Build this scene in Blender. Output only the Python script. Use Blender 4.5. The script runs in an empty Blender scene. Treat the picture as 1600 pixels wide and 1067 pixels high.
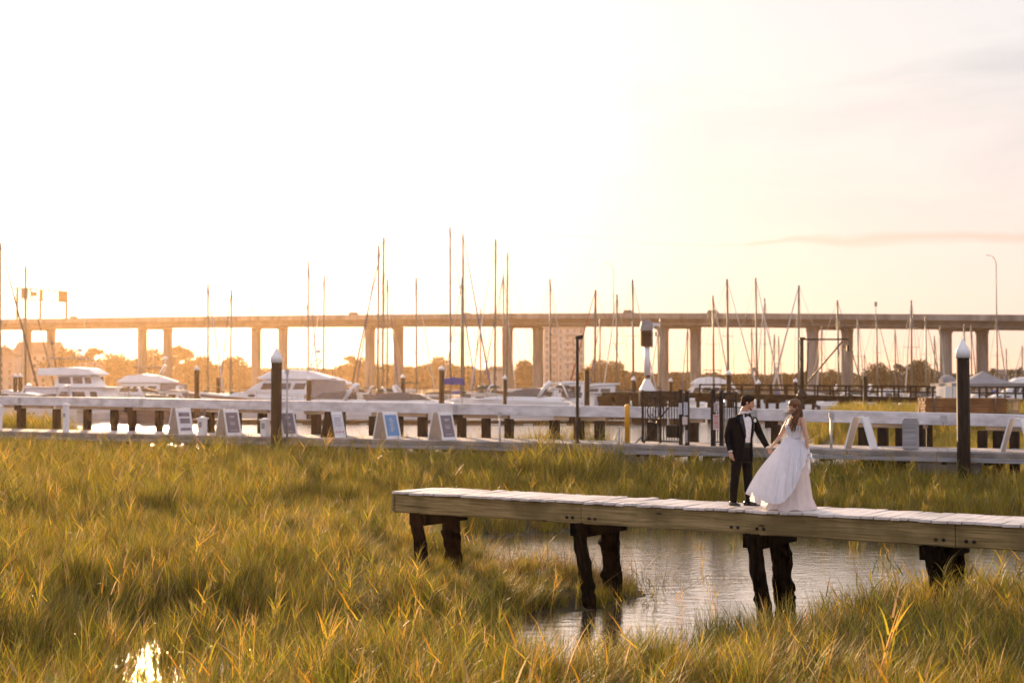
import bpy, bmesh, math, random
import numpy as np
from mathutils import Vector, Matrix, Euler
random.seed(7); RNG = np.random.default_rng(11)
R = math.radians; V = Vector
sc = bpy.context.scene
COL = sc.collection
# ------------------------------------------------------------------ camera
H, F = 3.7, 2222.2
TILT = math.atan((600 - 533.5) / F)
cam = bpy.data.cameras.new('camera'); camo = bpy.data.objects.new('camera', cam); COL.objects.link(camo)
camo.location = (0, 0, H); camo.rotation_euler = (R(90) + TILT, 0, 0)
cam.lens = 50; cam.sensor_width = 36; cam.clip_start = .3; cam.clip_end = 9000
cam.dof.use_dof = True; cam.dof.focus_distance = 22.2; cam.dof.aperture_fstop = 1.7
sc.camera = camo
CT, ST = math.cos(TILT), math.sin(TILT)
def ray(px, py):
    dx, dz = (px - 800) / F, (533.5 - py) / F
    return dx, CT - dz * ST, ST + dz * CT
def P(px, py, Y):            # point at depth Y seen at the photo position
    a, b, c = ray(px, py); k = Y / b
    return Vector((a * k, Y, H + c * k))
def G(px, py, z=0.0):        # point on the level z
    a, b, c = ray(px, py); k = (z - H) / c
    return Vector((a * k, b * k, z))
def PX(px, Y): return P(px, 600, Y).x
def PZ(py, Y): return P(800, py, Y).z
# ------------------------------------------------------------------ world, sun, exposure
SUN_AZ, SUN_EL = math.atan((235 - 800) / F), R(9.5)          # azimuth from +Y, towards -X
SD = Vector((math.sin(SUN_AZ) * math.cos(SUN_EL), math.cos(SUN_AZ) * math.cos(SUN_EL), math.sin(SUN_EL)))
world = bpy.data.worlds.new('World'); sc.world = world; world.use_nodes = True
def nodekit(nt):
    def N(t, **k):
        n = nt.nodes.new(t)
        for a, v in k.items():
            if a == 'inp':
                for kk, vv in v.items(): n.inputs[kk].default_value = vv
            else: setattr(n, a, v)
        return n
    def L(a, b): nt.links.new(a, b)
    def M(op, a, b=None, c=None, clamp=False):
        n = nt.nodes.new('ShaderNodeMath'); n.operation = op; n.use_clamp = clamp
        for i, v in enumerate((a, b, c)):
            if v is None: continue
            if hasattr(v, 'type') or hasattr(v, 'links'): nt.links.new(v, n.inputs[i])
            else: n.inputs[i].default_value = v
        return n.outputs[0]
    def MIX(f, a, b, bt='MIX'):
        n = nt.nodes.new('ShaderNodeMix'); n.data_type = 'RGBA'; n.blend_type = bt
        for i, v in ((0, f), (6, a), (7, b)):
            if hasattr(v, 'links'): nt.links.new(v, n.inputs[i])
            else: n.inputs[i].default_value = v if i == 0 else (*v[:3], 1)
        return n.outputs[2]
    def RAMP(f, stops):
        n = nt.nodes.new('ShaderNodeValToRGB'); nt.links.new(f, n.inputs[0])
        e = n.color_ramp.elements
        while len(e) < len(stops): e.new(.5)
        for i, (p, c) in enumerate(stops):
            e[i].position = p; e[i].color = (*c, 1) if len(c) == 3 else c
        return n.outputs[0]
    return N, L, M, MIX, RAMP
def build_world():
    nt = world.node_tree; nt.nodes.clear(); N, L, M, MIX, RAMP = nodekit(nt)
    tc = N('ShaderNodeTexCoord').outputs['Generated']
    sep = N('ShaderNodeSeparateXYZ'); L(tc, sep.inputs[0]); X, Y, Z = sep.outputs
    dot = N('ShaderNodeVectorMath', operation='DOT_PRODUCT'); L(tc, dot.inputs[0]); dot.inputs[1].default_value = SD
    s = M('MAXIMUM', dot.outputs['Value'], 0.0)
    veil = RAMP(M('ADD', Z, 0.0, clamp=True), [(0, (.96, .695, .63)), (.05, (.96, .74, .675)), (.13, (.93, .80, .75)), (.22, (.85, .815, .80)), (.5, (.80, .78, .84)), (1, (.70, .74, .92))])
    # sky behind the camera made brighter and bluer, added fill for shaded sides
    back = M('MULTIPLY_ADD', Y, .5, .5, clamp=True)
    veil = MIX(back, (1.0, .95, 1.12), veil)
    # high thin cloud: long streaks
    mp = N('ShaderNodeMapping'); L(tc, mp.inputs[0]); mp.inputs['Scale'].default_value = (2.0, 1.5, 9); mp.inputs['Rotation'].default_value = (0, R(-14), 0)
    n1 = N('ShaderNodeTexNoise', inp={'Scale': 1.6, 'Detail': 7, 'Roughness': .55, 'Distortion': .6}); L(mp.outputs[0], n1.inputs['Vector'])
    st = RAMP(n1.outputs[0], [(.44, (0, 0, 0)), (.60, (1, 1, 1))])
    hi = M('MULTIPLY', M('MULTIPLY', st, M('SUBTRACT', M('MULTIPLY', Z, 7), .45, clamp=True)), .75)
    veil = MIX(hi, veil, (.60, .59, .63))
    # one low pinkish bank of cloud to the right
    az = M('DIVIDE', X, Y); el = M('DIVIDE', Z, Y)
    n2 = N('ShaderNodeTexNoise', inp={'Scale': 9, 'Detail': 6}); mp2 = N('ShaderNodeMapping'); L(tc, mp2.inputs[0]); mp2.inputs['Scale'].default_value = (1, 1, 2.5); L(mp2.outputs[0], n2.inputs['Vector'])
    cen = M('ADD', .1, M('MULTIPLY', M('SUBTRACT', n2.outputs[0], .5), .024))
    th = M('MULTIPLY', M('MULTIPLY', M('SUBTRACT', M('MULTIPLY', az, 9), 1.25, clamp=True), .0055), M('ADD', n2.outputs[0], .3))
    dd = M('ABSOLUTE', M('SUBTRACT', el, cen))
    band = M('SUBTRACT', 1.0, M('DIVIDE', dd, M('MAXIMUM', th, .0006)), clamp=True)
    band = M('MULTIPLY', M('POWER', band, .7), M('GREATER_THAN', Y, 0.0))
    veil = MIX(M('MULTIPLY', band, .55), veil, (.74, .50, .42))
    g1 = M('MULTIPLY', M('POWER', s, 36.0), .75)
    g2 = M('MULTIPLY', M('POWER', s, 90.0), .9)
    g3 = M('MULTIPLY', M('POWER', s, 900.0), 6.0)
    glow = MIX(1.0, MIX(1.0, (1, .83, .60), (0, 0, 0), 'ADD'), (0, 0, 0), 'ADD')
    vm = N('ShaderNodeVectorMath', operation='SCALE'); vm.inputs[0].default_value = (1, .79, .76); L(M('ADD', M('ADD', g1, g2), g3), vm.inputs['Scale'])
    add = N('ShaderNodeVectorMath', operation='ADD'); L(veil, add.inputs[0]); L(vm.outputs[0], add.inputs[1])
    bg = N('ShaderNodeBackground'); L(add.outputs[0], bg.inputs[0]); bg.inputs[1].default_value = SKY_VEIL
    sky = N('ShaderNodeTexSky', sky_type='NISHITA', sun_disc=False, sun_elevation=SUN_EL, sun_rotation=SUN_AZ, altitude=0, air_density=1.0, dust_density=2.5, ozone_density=1.0)
    bg2 = N('ShaderNodeBackground'); L(sky.outputs[0], bg2.inputs[0]); bg2.inputs[1].default_value = NISH
    ad = N('ShaderNodeAddShader'); L(bg.outputs[0], ad.inputs[0]); L(bg2.outputs[0], ad.inputs[1])
    out = N('ShaderNodeOutputWorld'); L(ad.outputs[0], out.inputs[0])
SKY_VEIL = .505; NISH = .008
build_world()
sl = bpy.data.lights.new('sun', 'SUN'); sl.energy = 5.0; sl.angle = R(.6); sl.color = (1, .66, .36)
so = bpy.data.objects.new('sun', sl); COL.objects.link(so); so.rotation_euler = SD.to_track_quat('Z', 'Y').to_euler(); so.location = (-30, 100, 60)
sc.view_settings.view_transform = 'Standard'; sc.view_settings.look = 'None'; sc.view_settings.exposure = .95; sc.view_settings.gamma = 1
cy = sc.cycles; cy.use_denoising = True; cy.use_adaptive_sampling = True; cy.adaptive_threshold = .02
cy.max_bounces = 6; cy.diffuse_bounces = 3; cy.glossy_bounces = 3; cy.transmission_bounces = 4; cy.transparent_max_bounces = 8; cy.volume_bounces = 0
cy.sample_clamp_indirect = 4; cy.caustics_reflective = False; cy.caustics_refractive = False
# ------------------------------------------------------------------ helpers
def tag(o, label=None, cat=None, group=None, kind=None):
    if label: o['label'] = label
    if cat: o['category'] = cat
    if group: o['group'] = group
    if kind: o['kind'] = kind
    return o
def thing(name, label, cat, loc=(0, 0, 0), rz=0, group=None):
    o = bpy.data.objects.new(name, None); COL.objects.link(o); o.location = loc; o.rotation_euler = (0, 0, rz)
    o.empty_display_size = .2
    return tag(o, label, cat, group)
class MB:
    def __init__(s): s.v = []; s.f = []; s.c = []; s.sm = []
    def add(s, vs, fs, col=None, smooth=False):
        n = len(s.v); s.v += [tuple(v) for v in vs]; s.f += [tuple(i + n for i in f) for f in fs]
        s.c += [col] * len(vs); s.sm += [smooth] * len(fs); return s
    def box(s, c, d, rot=None, tap=1.0):
        x, y, z = d[0] / 2, d[1] / 2, d[2] / 2
        vs = [Vector((sx * x * (tap if sz > 0 else 1), sy * y * (tap if sz > 0 else 1), sz * z)) for sz in (-1, 1) for sx, sy in ((-1, -1), (1, -1), (1, 1), (-1, 1))]
        if rot: m = Euler(rot).to_matrix(); vs = [m @ v for v in vs]
        c = Vector(c); return s.add([v + c for v in vs], [(0, 3, 2, 1), (4, 5, 6, 7), (0, 1, 5, 4), (1, 2, 6, 5), (2, 3, 7, 6), (3, 0, 4, 7)])
    def boxb(s, x0, x1, y0, y1, z0, z1): return s.box(((x0 + x1) / 2, (y0 + y1) / 2, (z0 + z1) / 2), (abs(x1 - x0), abs(y1 - y0), abs(z1 - z0)))
    def loft(s, rings, cap=True, closed=True, smooth=True, col=None):
        n = len(rings[0]); vs = [v for r in rings for v in r]; fs = []
        for i in range(len(rings) - 1):
            for j in range(n if closed else n - 1):
                a, b = i * n + j, i * n + (j + 1) % n
                fs.append((a, b, b + n, a + n))
        s.add(vs, fs, col, smooth)
        if cap:
            k = len(s.v) - len(vs)
            s.f.append(tuple(k + j for j in reversed(range(n)))); s.f.append(tuple(k + len(vs) - n + j for j in range(n))); s.sm += [False, False]
        return s
    def tube(s, pts, rad, n=8, smooth=True, sq=None, cap=True):
        pts = [Vector(p) for p in pts]
        if not hasattr(rad, '__len__'): rad = [rad] * len(pts)
        rings = []; up = None
        for i, p in enumerate(pts):
            t = (pts[min(i + 1, len(pts) - 1)] - pts[max(i - 1, 0)]).normalized()
            if up is None: up = Vector((0, 0, 1)) if abs(t.z) < .9 else Vector((0, 1, 0))
            a = t.cross(up).normalized(); b = a.cross(t).normalized(); up = b
            r = rad[i]; rx, ry = (r if hasattr(r, '__len__') else (r, r))
            rings.append([p + a * (math.cos(2 * math.pi * j / n) * rx) + b * (math.sin(2 * math.pi * j / n) * ry) for j in range(n)])
        return s.loft(rings, cap, True, smooth)
    def ell(s, c, r, rot=None, nu=14, nv=10):
        m = Euler(rot).to_matrix() if rot else Matrix.Identity(3); c = Vector(c); vs = []; fs = []
        for i in range(nv + 1):
            t = math.pi * i / nv
            for j in range(nu):
                u = 2 * math.pi * j / nu
                vs.append(c + m @ Vector((r[0] * math.sin(t) * math.cos(u), r[1] * math.sin(t) * math.sin(u), r[2] * math.cos(t))))
        for i in range(nv):
            for j in range(nu):
                a, b = i * nu + j, i * nu + (j + 1) % nu
                fs.append((a, a + nu, b + nu, b))
        return s.add(vs, fs, None, True)
    def prism(s, out, w0, w1=None, y=0.0, smooth=False):
        """outline of (x,z) extruded along y; half width w0 at the lowest z to w1 at the highest"""
        w1 = w0 if w1 is None else w1
        zs = [p[1] for p in out]; za, zb = min(zs), max(zs)
        hw = lambda z: w0 + (w1 - w0) * ((z - za) / (zb - za + 1e-9))
        n = len(out); vs = [(x, y - hw(z), z) for x, z in out] + [(x, y + hw(z), z) for x, z in out]
        fs = [tuple(range(n)), tuple(reversed(range(n, 2 * n)))] + [(i, i + n, (i + 1) % n + n, (i + 1) % n) for i in range(n)]
        return s.add(vs, fs, None, smooth)
    def lathe(s, prof, n=16, c=(0, 0, 0)):
        c = Vector(c); rings = [[c + Vector((r * math.cos(2 * math.pi * j / n), r * math.sin(2 * math.pi * j / n), z)) for j in range(n)] for r, z in prof]
        return s.loft(rings, True, True, True)
    def build(s, name, mat, parent=None, bevel=0, kind=None, fixn=True):
        me = bpy.data.meshes.new(name); me.from_pydata(s.v, [], s.f); me.polygons.foreach_set('use_smooth', s.sm)
        if any(c is not None for c in s.c):
            a = me.color_attributes.new('col', 'FLOAT_COLOR', 'POINT')
            a.data.foreach_set('color', [x for c in s.c for x in ((*c, 1) if c is not None else (1, 1, 1, 1))])
        if fixn:
            bm = bmesh.new(); bm.from_mesh(me); bmesh.ops.recalc_face_normals(bm, faces=bm.faces); bm.to_mesh(me); bm.free()
        me.materials.append(mat); o = bpy.data.objects.new(name, me); COL.objects.link(o)
        if parent is not None: o.parent = parent
        if bevel:
            b = o.modifiers.new('bevel', 'BEVEL'); b.width = bevel; b.segments = 1; b.limit_method = 'ANGLE'
        if kind: o['kind'] = kind
        return o
def copy_tree(o, parent=None):
    c = o.copy(); COL.objects.link(c); c.parent = parent
    for ch in list(o.children): copy_tree(ch, c)
    return c
# ------------------------------------------------------------------ materials
def mat(name, col, rough=.6, metal=0, var=.25, scale=3, stretch=(1, 1, 1), bump=0, dark=None, trans=0, spec=.5, coat=0):
    m = bpy.data.materials.new(name); m.use_nodes = True; nt = m.node_tree; N, L, M, MIX, RAMP = nodekit(nt)
    p = nt.nodes['Principled BSDF']; p.inputs['Roughness'].default_value = rough; p.inputs['Metallic'].default_value = metal
    p.inputs['Specular IOR Level'].default_value = spec; p.inputs['Coat Weight'].default_value = coat
    tc = N('ShaderNodeTexCoord'); mp = N('ShaderNodeMapping'); L(tc.outputs['Object'], mp.inputs[0]); mp.inputs['Scale'].default_value = stretch
    n = N('ShaderNodeTexNoise', inp={'Scale': scale, 'Detail': 6, 'Roughness': .6}); L(mp.outputs[0], n.inputs['Vector'])
    d = dark or tuple(c * (1 - var * 1.6) for c in col); lt = tuple(min(1, c * (1 + var * .6)) for c in col)
    cr = RAMP(n.outputs[0], [(.32, d), (.68, lt)])
    L(cr, p.inputs['Base Color'])
    if bump:
        b = N('ShaderNodeBump', inp={'Strength': bump, 'Distance': .02}); L(n.outputs[0], b.inputs['Height']); L(b.outputs[0], p.inputs['Normal'])
    if trans:
        t = N('ShaderNodeBsdfTranslucent'); L(cr, t.inputs[0]); mx = N('ShaderNodeMixShader'); mx.inputs[0].default_value = trans
        L(p.outputs[0], mx.inputs[1]); L(t.outputs[0], mx.inputs[2]); L(mx.outputs[0], nt.nodes['Material Output'].inputs[0])
    return m
def wood(name, c1, c2, c3, grain=(.5, 14, 14), rough=.8, bump=.5, knots=True):
    m = bpy.data.materials.new(name); m.use_nodes = True; nt = m.node_tree; N, L, M, MIX, RAMP = nodekit(nt)
    p = nt.nodes['Principled BSDF']; p.inputs['Roughness'].default_value = rough; p.inputs['Specular IOR Level'].default_value = .25 if rough > .7 else .5
    tc = N('ShaderNodeTexCoord'); mp = N('ShaderNodeMapping'); L(tc.outputs['Object'], mp.inputs[0]); mp.inputs['Scale'].default_value = grain
    n = N('ShaderNodeTexNoise', inp={'Scale': 2.2, 'Detail': 8, 'Roughness': .65, 'Distortion': .7}); L(mp.outputs[0], n.inputs['Vector'])
    n2 = N('ShaderNodeTexNoise', inp={'Scale': 1.1, 'Detail': 5}); L(tc.outputs['Object'], n2.inputs['Vector'])
    a = RAMP(n.outputs[0], [(.30, c3), (.45, c1), (.66, c2)])
    a = MIX(RAMP(n2.outputs[0], [(.42, (0, 0, 0)), (.62, (.8, .8, .8))]), a, tuple(x * .55 for x in c1))
    if knots:
        mk = N('ShaderNodeMapping'); L(tc.outputs['Object'], mk.inputs[0]); mk.inputs['Scale'].default_value = (1.3, 4, 4)
        v = N('ShaderNodeTexVoronoi', inp={'Scale': 1.0}); L(mk.outputs[0], v.inputs['Vector'])
        a = MIX(RAMP(v.outputs['Distance'], [(.05, (1, 1, 1)), (.10, (0, 0, 0))]), a, c3)
    L(a, p.inputs['Base Color'])
    b = N('ShaderNodeBump', inp={'Strength': bump, 'Distance': .01}); L(n.outputs[0], b.inputs['Height']); L(b.outputs[0], p.inputs['Normal'])
    return m
def grass_mat(name, gain=1.0, trans=.5):
    m = bpy.data.materials.new(name); m.use_nodes = True; nt = m.node_tree; N, L, M, MIX, RAMP = nodekit(nt)
    p = nt.nodes['Principled BSDF']; p.inputs['Roughness'].default_value = .5; p.inputs['Specular IOR Level'].default_value = .3
    at = N('ShaderNodeAttribute', attribute_name='col'); oi = N('ShaderNodeObjectInfo')
    hs = N('ShaderNodeHueSaturation'); L(at.outputs['Color'], hs.inputs['Color'])
    L(M('MULTIPLY_ADD', oi.outputs['Random'], .95 * gain, .48 * gain), hs.inputs['Value']); L(M('MULTIPLY_ADD', oi.outputs['Random'], -.05, .525), hs.inputs['Hue'])
    L(hs.outputs[0], p.inputs['Base Color'])
    t = N('ShaderNodeBsdfTranslucent'); L(hs.outputs[0], t.inputs[0]); mx = N('ShaderNodeMixShader'); mx.inputs[0].default_value = trans
    L(p.outputs[0], mx.inputs[1]); L(t.outputs[0], mx.inputs[2]); L(mx.outputs[0], nt.nodes['Material Output'].inputs[0])
    return m
MT = dict(
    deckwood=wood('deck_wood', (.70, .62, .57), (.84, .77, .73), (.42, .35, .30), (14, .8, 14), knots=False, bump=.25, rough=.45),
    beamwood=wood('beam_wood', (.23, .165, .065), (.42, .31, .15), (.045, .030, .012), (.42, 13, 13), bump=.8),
    walkdeck=wood('walkway_deck', (.46, .40, .37), (.58, .52, .48), (.26, .21, .18), (14, .8, 14), knots=False, bump=.3, rough=.85),
    walkwood=wood('walkway_wood', (.27, .24, .21), (.38, .34, .30), (.12, .10, .085), (.5, 10, 10), knots=False),
    fascia=mat('fascia_grey', (.33, .32, .33), .7, var=.3, scale=2, stretch=(.4, 5, 8)),
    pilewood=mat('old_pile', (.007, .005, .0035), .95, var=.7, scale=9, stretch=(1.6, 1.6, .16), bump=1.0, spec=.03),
    
    creosote=mat('creosote_pile', (.022, .013, .007), .7, var=.5, scale=5, stretch=(2, 2, .25), bump=.3, spec=.2),
    whitebeam=mat('white_painted_timber', (.64, .62, .63), .6, var=.26, scale=2.2, stretch=(.6, 3, 1.2), bump=.1),
    white=mat('white_paint', (.78, .77, .77), .45, var=.06, scale=1.5),
    gel=mat('white_gelcoat', (.76, .76, .76), .22, var=.05, scale=.8, coat=.3),
    gelwarm=mat('cream_gelcoat', (.70, .66, .58), .28, var=.06, scale=.8),
    navy=mat('navy_gelcoat', (.03, .045, .09), .25, var=.1), darkhull=mat('dark_hull', (.035, .03, .03), .3, var=.2),
    glass=mat('tinted_glass', (.05, .05, .05), .08, var=.1, spec=.8), blackm=mat('black_metal', (.008, .007, .006), .5, var=.2, scale=4, spec=.3),
    alu=mat('aluminium', (.20, .17, .13), .5, .2, var=.2), steel=mat('galvanised_steel', (.4, .4, .4), .4, .7, var=.15),
    wire=mat('rigging_wire', (.10, .095, .09), .5, .3, var=.1), furl=mat('furled_sail_dark', (.05, .055, .06), .8, var=.2),
    furlw=mat('furled_sail_white', (.55, .52, .48), .8, var=.2), furlb=mat('furled_sail_blue', (.05, .08, .22), .8, var=.2), furlr=mat('furled_sail_red', (.35, .07, .05), .8, var=.2),
    bluec=mat('blue_canvas', (.03, .07, .33), .8, var=.2, scale=6), greenc=mat('green_canvas', (.02, .06, .04), .8, var=.2),
    brownc=mat('brown_canvas', (.12, .075, .045), .8, var=.2), blackc=mat('black_canvas', (.02, .02, .02), .8, var=.2), greyc=mat('grey_canvas', (.34, .31, .31), .85, var=.12, scale=1.5, trans=.15),
    tan=wood('tan_timber', (.42, .29, .18), (.52, .38, .25), (.22, .14, .08), (.5, 8, 8), knots=False),
    stack=wood('brown_planks', (.30, .14, .055), (.38, .20, .085), (.12, .05, .02), (.5, 10, 30), knots=False),
    yellow=mat('yellow_paint', (.75, .36, .02), .45, var=.12, scale=3), red=mat('red_paint', (.5, .05, .03), .5, var=.15),
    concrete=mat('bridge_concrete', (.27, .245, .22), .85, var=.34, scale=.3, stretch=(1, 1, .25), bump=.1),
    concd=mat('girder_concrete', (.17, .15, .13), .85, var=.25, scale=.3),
    asphalt=mat('asphalt', (.06, .06, .06), .9, var=.2, scale=2),
    dockc=mat('dock_boards', (.30, .25, .20), .8, var=.3, scale=1.5, stretch=(1, 1, 1)), dockd=mat('dark_timber', (.045, .031, .020), .9, var=.4, scale=2, stretch=(1, 1, 3), spec=.2),
    stucco=mat('tower_wall', (.62, .52, .45), .8, var=.08, scale=.2), window=mat('window_glass', (.10, .09, .09), .15, var=.2), towerw=mat('tower_window', (.36, .29, .24), .5, var=.2),
    roof=mat('roof_shingle', (.16, .12, .10), .85, var=.25, scale=1), rubber=mat('rubber', (.02, .02, .02), .8),
    signback=mat('sign_back', (.46, .40, .36), .6, var=.08), poster=mat('poster_grey', (.16, .14, .18), .5, var=.12, scale=6), posterb=mat('poster_blue', (.10, .27, .52), .5, var=.1, scale=5),
    posterw=mat('poster_white', (.62, .63, .68), .5, var=.1, scale=5), notice=mat('notice_pink', (.62, .50, .48), .6, var=.1, scale=8), ink=mat('ink', (.09, .08, .10), .6), inkl=mat('pale_ink', (.55, .52, .52), .6), inkr=mat('red_ink', (.55, .10, .06), .6),
    skin=mat('skin', (.52, .27, .165), .5, var=.10, scale=6), skinw=mat('skin_fair', (.58, .33, .22), .5, var=.08, scale=6), lip=mat('lips', (.40, .13, .10), .45), eye=mat('eye', (.03, .02, .015), .2),
    suit=mat('black_wool', (.006, .006, .007), .85, var=.25, scale=30, spec=.1), satin=mat('black_satin', (.006, .006, .007), .4, var=.2, spec=.3), shirt=mat('white_cotton', (.74, .74, .78), .75, var=.06, scale=10),
    leather=mat('black_leather', (.012, .010, .010), .25), hairm=mat('dark_brown_hair', (.030, .015, .008), .7, var=.4, scale=60, spec=.12),
    hairw=mat('auburn_hair', (.27, .115, .038), .38, var=.5, scale=50, stretch=(1, 1, .2), trans=.35), lace=mat('ivory_lace', (.80, .77, .78), .75, var=.10, scale=45, bump=.3, trans=.12),
    tulle=mat('white_tulle', (.88, .88, .93), .8, var=.05, scale=5, trans=.45), lining=mat('blush_lining', (.74, .62, .57), .8, var=.06, scale=6, trans=.15), flower=mat('white_flower', (.8, .78, .68), .6, var=.1),
    bark=mat('bark', (.10, .075, .055), .9, var=.4, scale=3), grass=grass_mat('marsh_grass', 1.12, .44),
)
# ------------------------------------------------------------------ terrain and water
def poly_sd(x, y, poly):
    """signed distance to a polygon, negative inside (numpy)"""
    d = np.full(x.shape, 1e9); ins = np.zeros(x.shape, bool); n = len(poly)
    for i in range(n):
        ax, ay = poly[i]; bx, by = poly[(i + 1) % n]; ex, ey = bx - ax, by - ay
        t = np.clip(((x - ax) * ex + (y - ay) * ey) / (ex * ex + ey * ey + 1e-12), 0, 1)
        d = np.minimum(d, np.hypot(x - ax - t * ex, y - ay - t * ey))
        c = ((ay > y) != (by > y)) & (x < (bx - ax) * (y - ay) / ((by - ay) if by != ay else 1e-9) + ax)
        ins ^= c
    return np.where(ins, -d, d)
def sm(a, b, t): t = np.clip((t - a) / (b - a), 0, 1); return t * t * (3 - 2 * t)
_ph = RNG.uniform(0, 6.28, (24, 2)); _dr = RNG.uniform(0, 6.28, 24)
def fnoise(x, y, wl, k=0):
    """smooth pseudo-noise in -1..1 with wavelength wl"""
    o = 0
    for i in range(4):
        a = _dr[(i + k * 5) % 24]; s = 1 + .37 * i
        o = o + np.sin((x * math.cos(a) + y * math.sin(a)) * 6.283 / wl * s + _ph[(i + k) % 24, 0] + 1.3 * np.sin((x * math.sin(a) - y * math.cos(a)) * 6.283 / wl * .6 + _ph[(i + k) % 24, 1]))
    return o / 4
g2 = lambda L_: [tuple(G(a, b)[:2]) for a, b in L_]
CH1 = g2([(655, 848), (760, 838), (900, 830), (1000, 824), (1150, 824), (1300, 842), (1450, 846), (1800, 842), (1800, 915), (1640, 925), (1560, 950), (1450, 945), (1380, 975), (1300, 985), (1230, 1020), (1130, 1025), (1050, 1062), (960, 1062), (880, 1070), (800, 1055), (745, 1010), (740, 965),
          (840, 958), (930, 950), (990, 930), (960, 908), (850, 892), (740, 886), (655, 876)])
CH2 = g2([(-150, 1050), (10, 1030), (110, 1010), (150, 985), (290, 960), (420, 975), (560, 985), (660, 1000), (640, 1045), (480, 1050), (400, 1100), (250, 1150), (60, 1120), (-150, 1160)])
CH3 = g2([(225, 738), (300, 733), (300, 742), (230, 748)])
WA = G(0, 673.2, 1.76); WB = G(1600, 707.4, 1.76)
WD = (WB - WA).normalized(); WN = Vector((-WD.y, WD.x, 0))      # WN points away from the camera
def wside(x, y): return (x - WA.x) * WN.x + (y - WA.y) * WN.y
def height(x, y):
    x = np.asarray(x, float); y = np.asarray(y, float)
    jit = .45 * fnoise(x, y, 2.7, 1) + .25 * fnoise(x, y, 1.1, 2)
    s = wside(x, y)
    bank = .30 + .10 * fnoise(x, y, 6, 3) + .05 * fnoise(x, y, 1.3, 4) + .35 * sm(36, 52, y) * 1.0
    bank = bank + .25 * sm(30, 38, y) * sm(2, 12, x)
    ch = np.minimum(poly_sd(x, y, CH1), np.minimum(poly_sd(x, y, CH2), poly_sd(x, y, CH3))) + jit * .6
    h = np.where(ch > 0, .03 + (bank - .03) * sm(0, 1.5, ch), .03 - .5 * sm(0, 1.2, -ch))
    pxs = 800 + F * x / np.maximum(y, 5)
    riv = -1.3
    # left mound beyond the walkway
    lm = sm(235, 60, pxs) * sm(.5, 2, s) * sm(22, 10, s)
    left = riv + (1.1 - riv) * lm + .1 * fnoise(x, y, 2, 5) * lm
    lm2 = sm(690, 760, pxs) * sm(985, 930, pxs) * sm(1.5, 2.6, s) * sm(6.5, 4.5, s); left = np.maximum(left, riv + (.75 - riv) * lm2)
    # flats at the right beyond the walkway
    rf = sm(1190, 1330, pxs) * sm(150, 125, y)
    flat = .02 + .13 * fnoise(x, y * 1.0, 9, 6) + .05 * fnoise(x, y, 2.1, 7) + .10 * sm(1380, 1480, pxs)
    hb = sm(76, 92, y) * sm(128, 112, y); flat = flat + 1.35 * hb * sm(1215, 1260, pxs)
    right = riv + (flat - riv) * rf
    beyond = np.maximum(left, right)
    w = sm(1.5, 4.5, s)
    h = h * (1 - w) + np.maximum(beyond, -1.3) * w
    far = sm(560, 620, y + .25 * x + 12 * fnoise(x, y, 90, 8))
    h = h * (1 - far) + (1.3 + .3 * fnoise(x, y, 60, 9)) * far
    return h
def make_ground():
    def geo(a, b, n): return list(a * (b / a) ** (np.arange(1, n + 1) / n))
    dx = list(np.arange(-42, 42.01, .5)); xs = [-v for v in reversed(geo(42, 2500, 46))] + dx + geo(42, 2500, 46)
    ys = [-60, -30, -12, 0, 4, 7] + list(np.arange(8, 66, .45)) + list(np.arange(66, 150, 1.6)) + geo(150, 2500, 90)
    X, Y = np.meshgrid(xs, ys); Z = height(X, Y); nx, ny = len(xs), len(ys)
    vs = np.stack([X, Y, Z], -1).reshape(-1, 3); i = np.arange((ny - 1) * nx).reshape(ny - 1, nx)[:, :-1].ravel()
    fs = np.stack([i, i + 1, i + nx + 1, i + nx], 1)
    me = bpy.data.meshes.new('marsh_ground'); me.from_pydata(vs.tolist(), [], fs.tolist()); me.polygons.foreach_set('use_smooth', [True] * len(fs))
    m = bpy.data.materials.new('marsh_mud'); m.use_nodes = True; nt = m.node_tree; N, L, M, MIX, RAMP = nodekit(nt); p = nt.nodes['Principled BSDF']
    tc = N('ShaderNodeTexCoord'); n = N('ShaderNodeTexNoise', inp={'Scale': 1.1, 'Detail': 9, 'Roughness': .65}); L(tc.outputs['Object'], n.inputs['Vector'])
    n2 = N('ShaderNodeTexNoise', inp={'Scale': 14, 'Detail': 5}); L(tc.outputs['Object'], n2.inputs['Vector'])
    sp = N('ShaderNodeSeparateXYZ'); L(tc.outputs['Object'], sp.inputs[0]); wet = M('SUBTRACT', 1.0, M('MULTIPLY', sp.outputs[2], 4), clamp=True)
    c = MIX(n2.outputs[0], RAMP(n.outputs[0], [(.35, (.045, .034, .018)), (.65, (.12, .095, .045))]), (.05, .045, .02))
    L(c, p.inputs['Base Color']); L(M('MULTIPLY_ADD', wet, -.25, .95), p.inputs['Roughness']); p.inputs['Specular IOR Level'].default_value = .2
    b = N('ShaderNodeBump', inp={'Strength': .7, 'Distance': .05}); L(n2.outputs[0], b.inputs['Height']); L(b.outputs[0], p.inputs['Normal'])
    me.materials.append(m); o = bpy.data.objects.new('ground', me); COL.objects.link(o); o['kind'] = 'structure'
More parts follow.
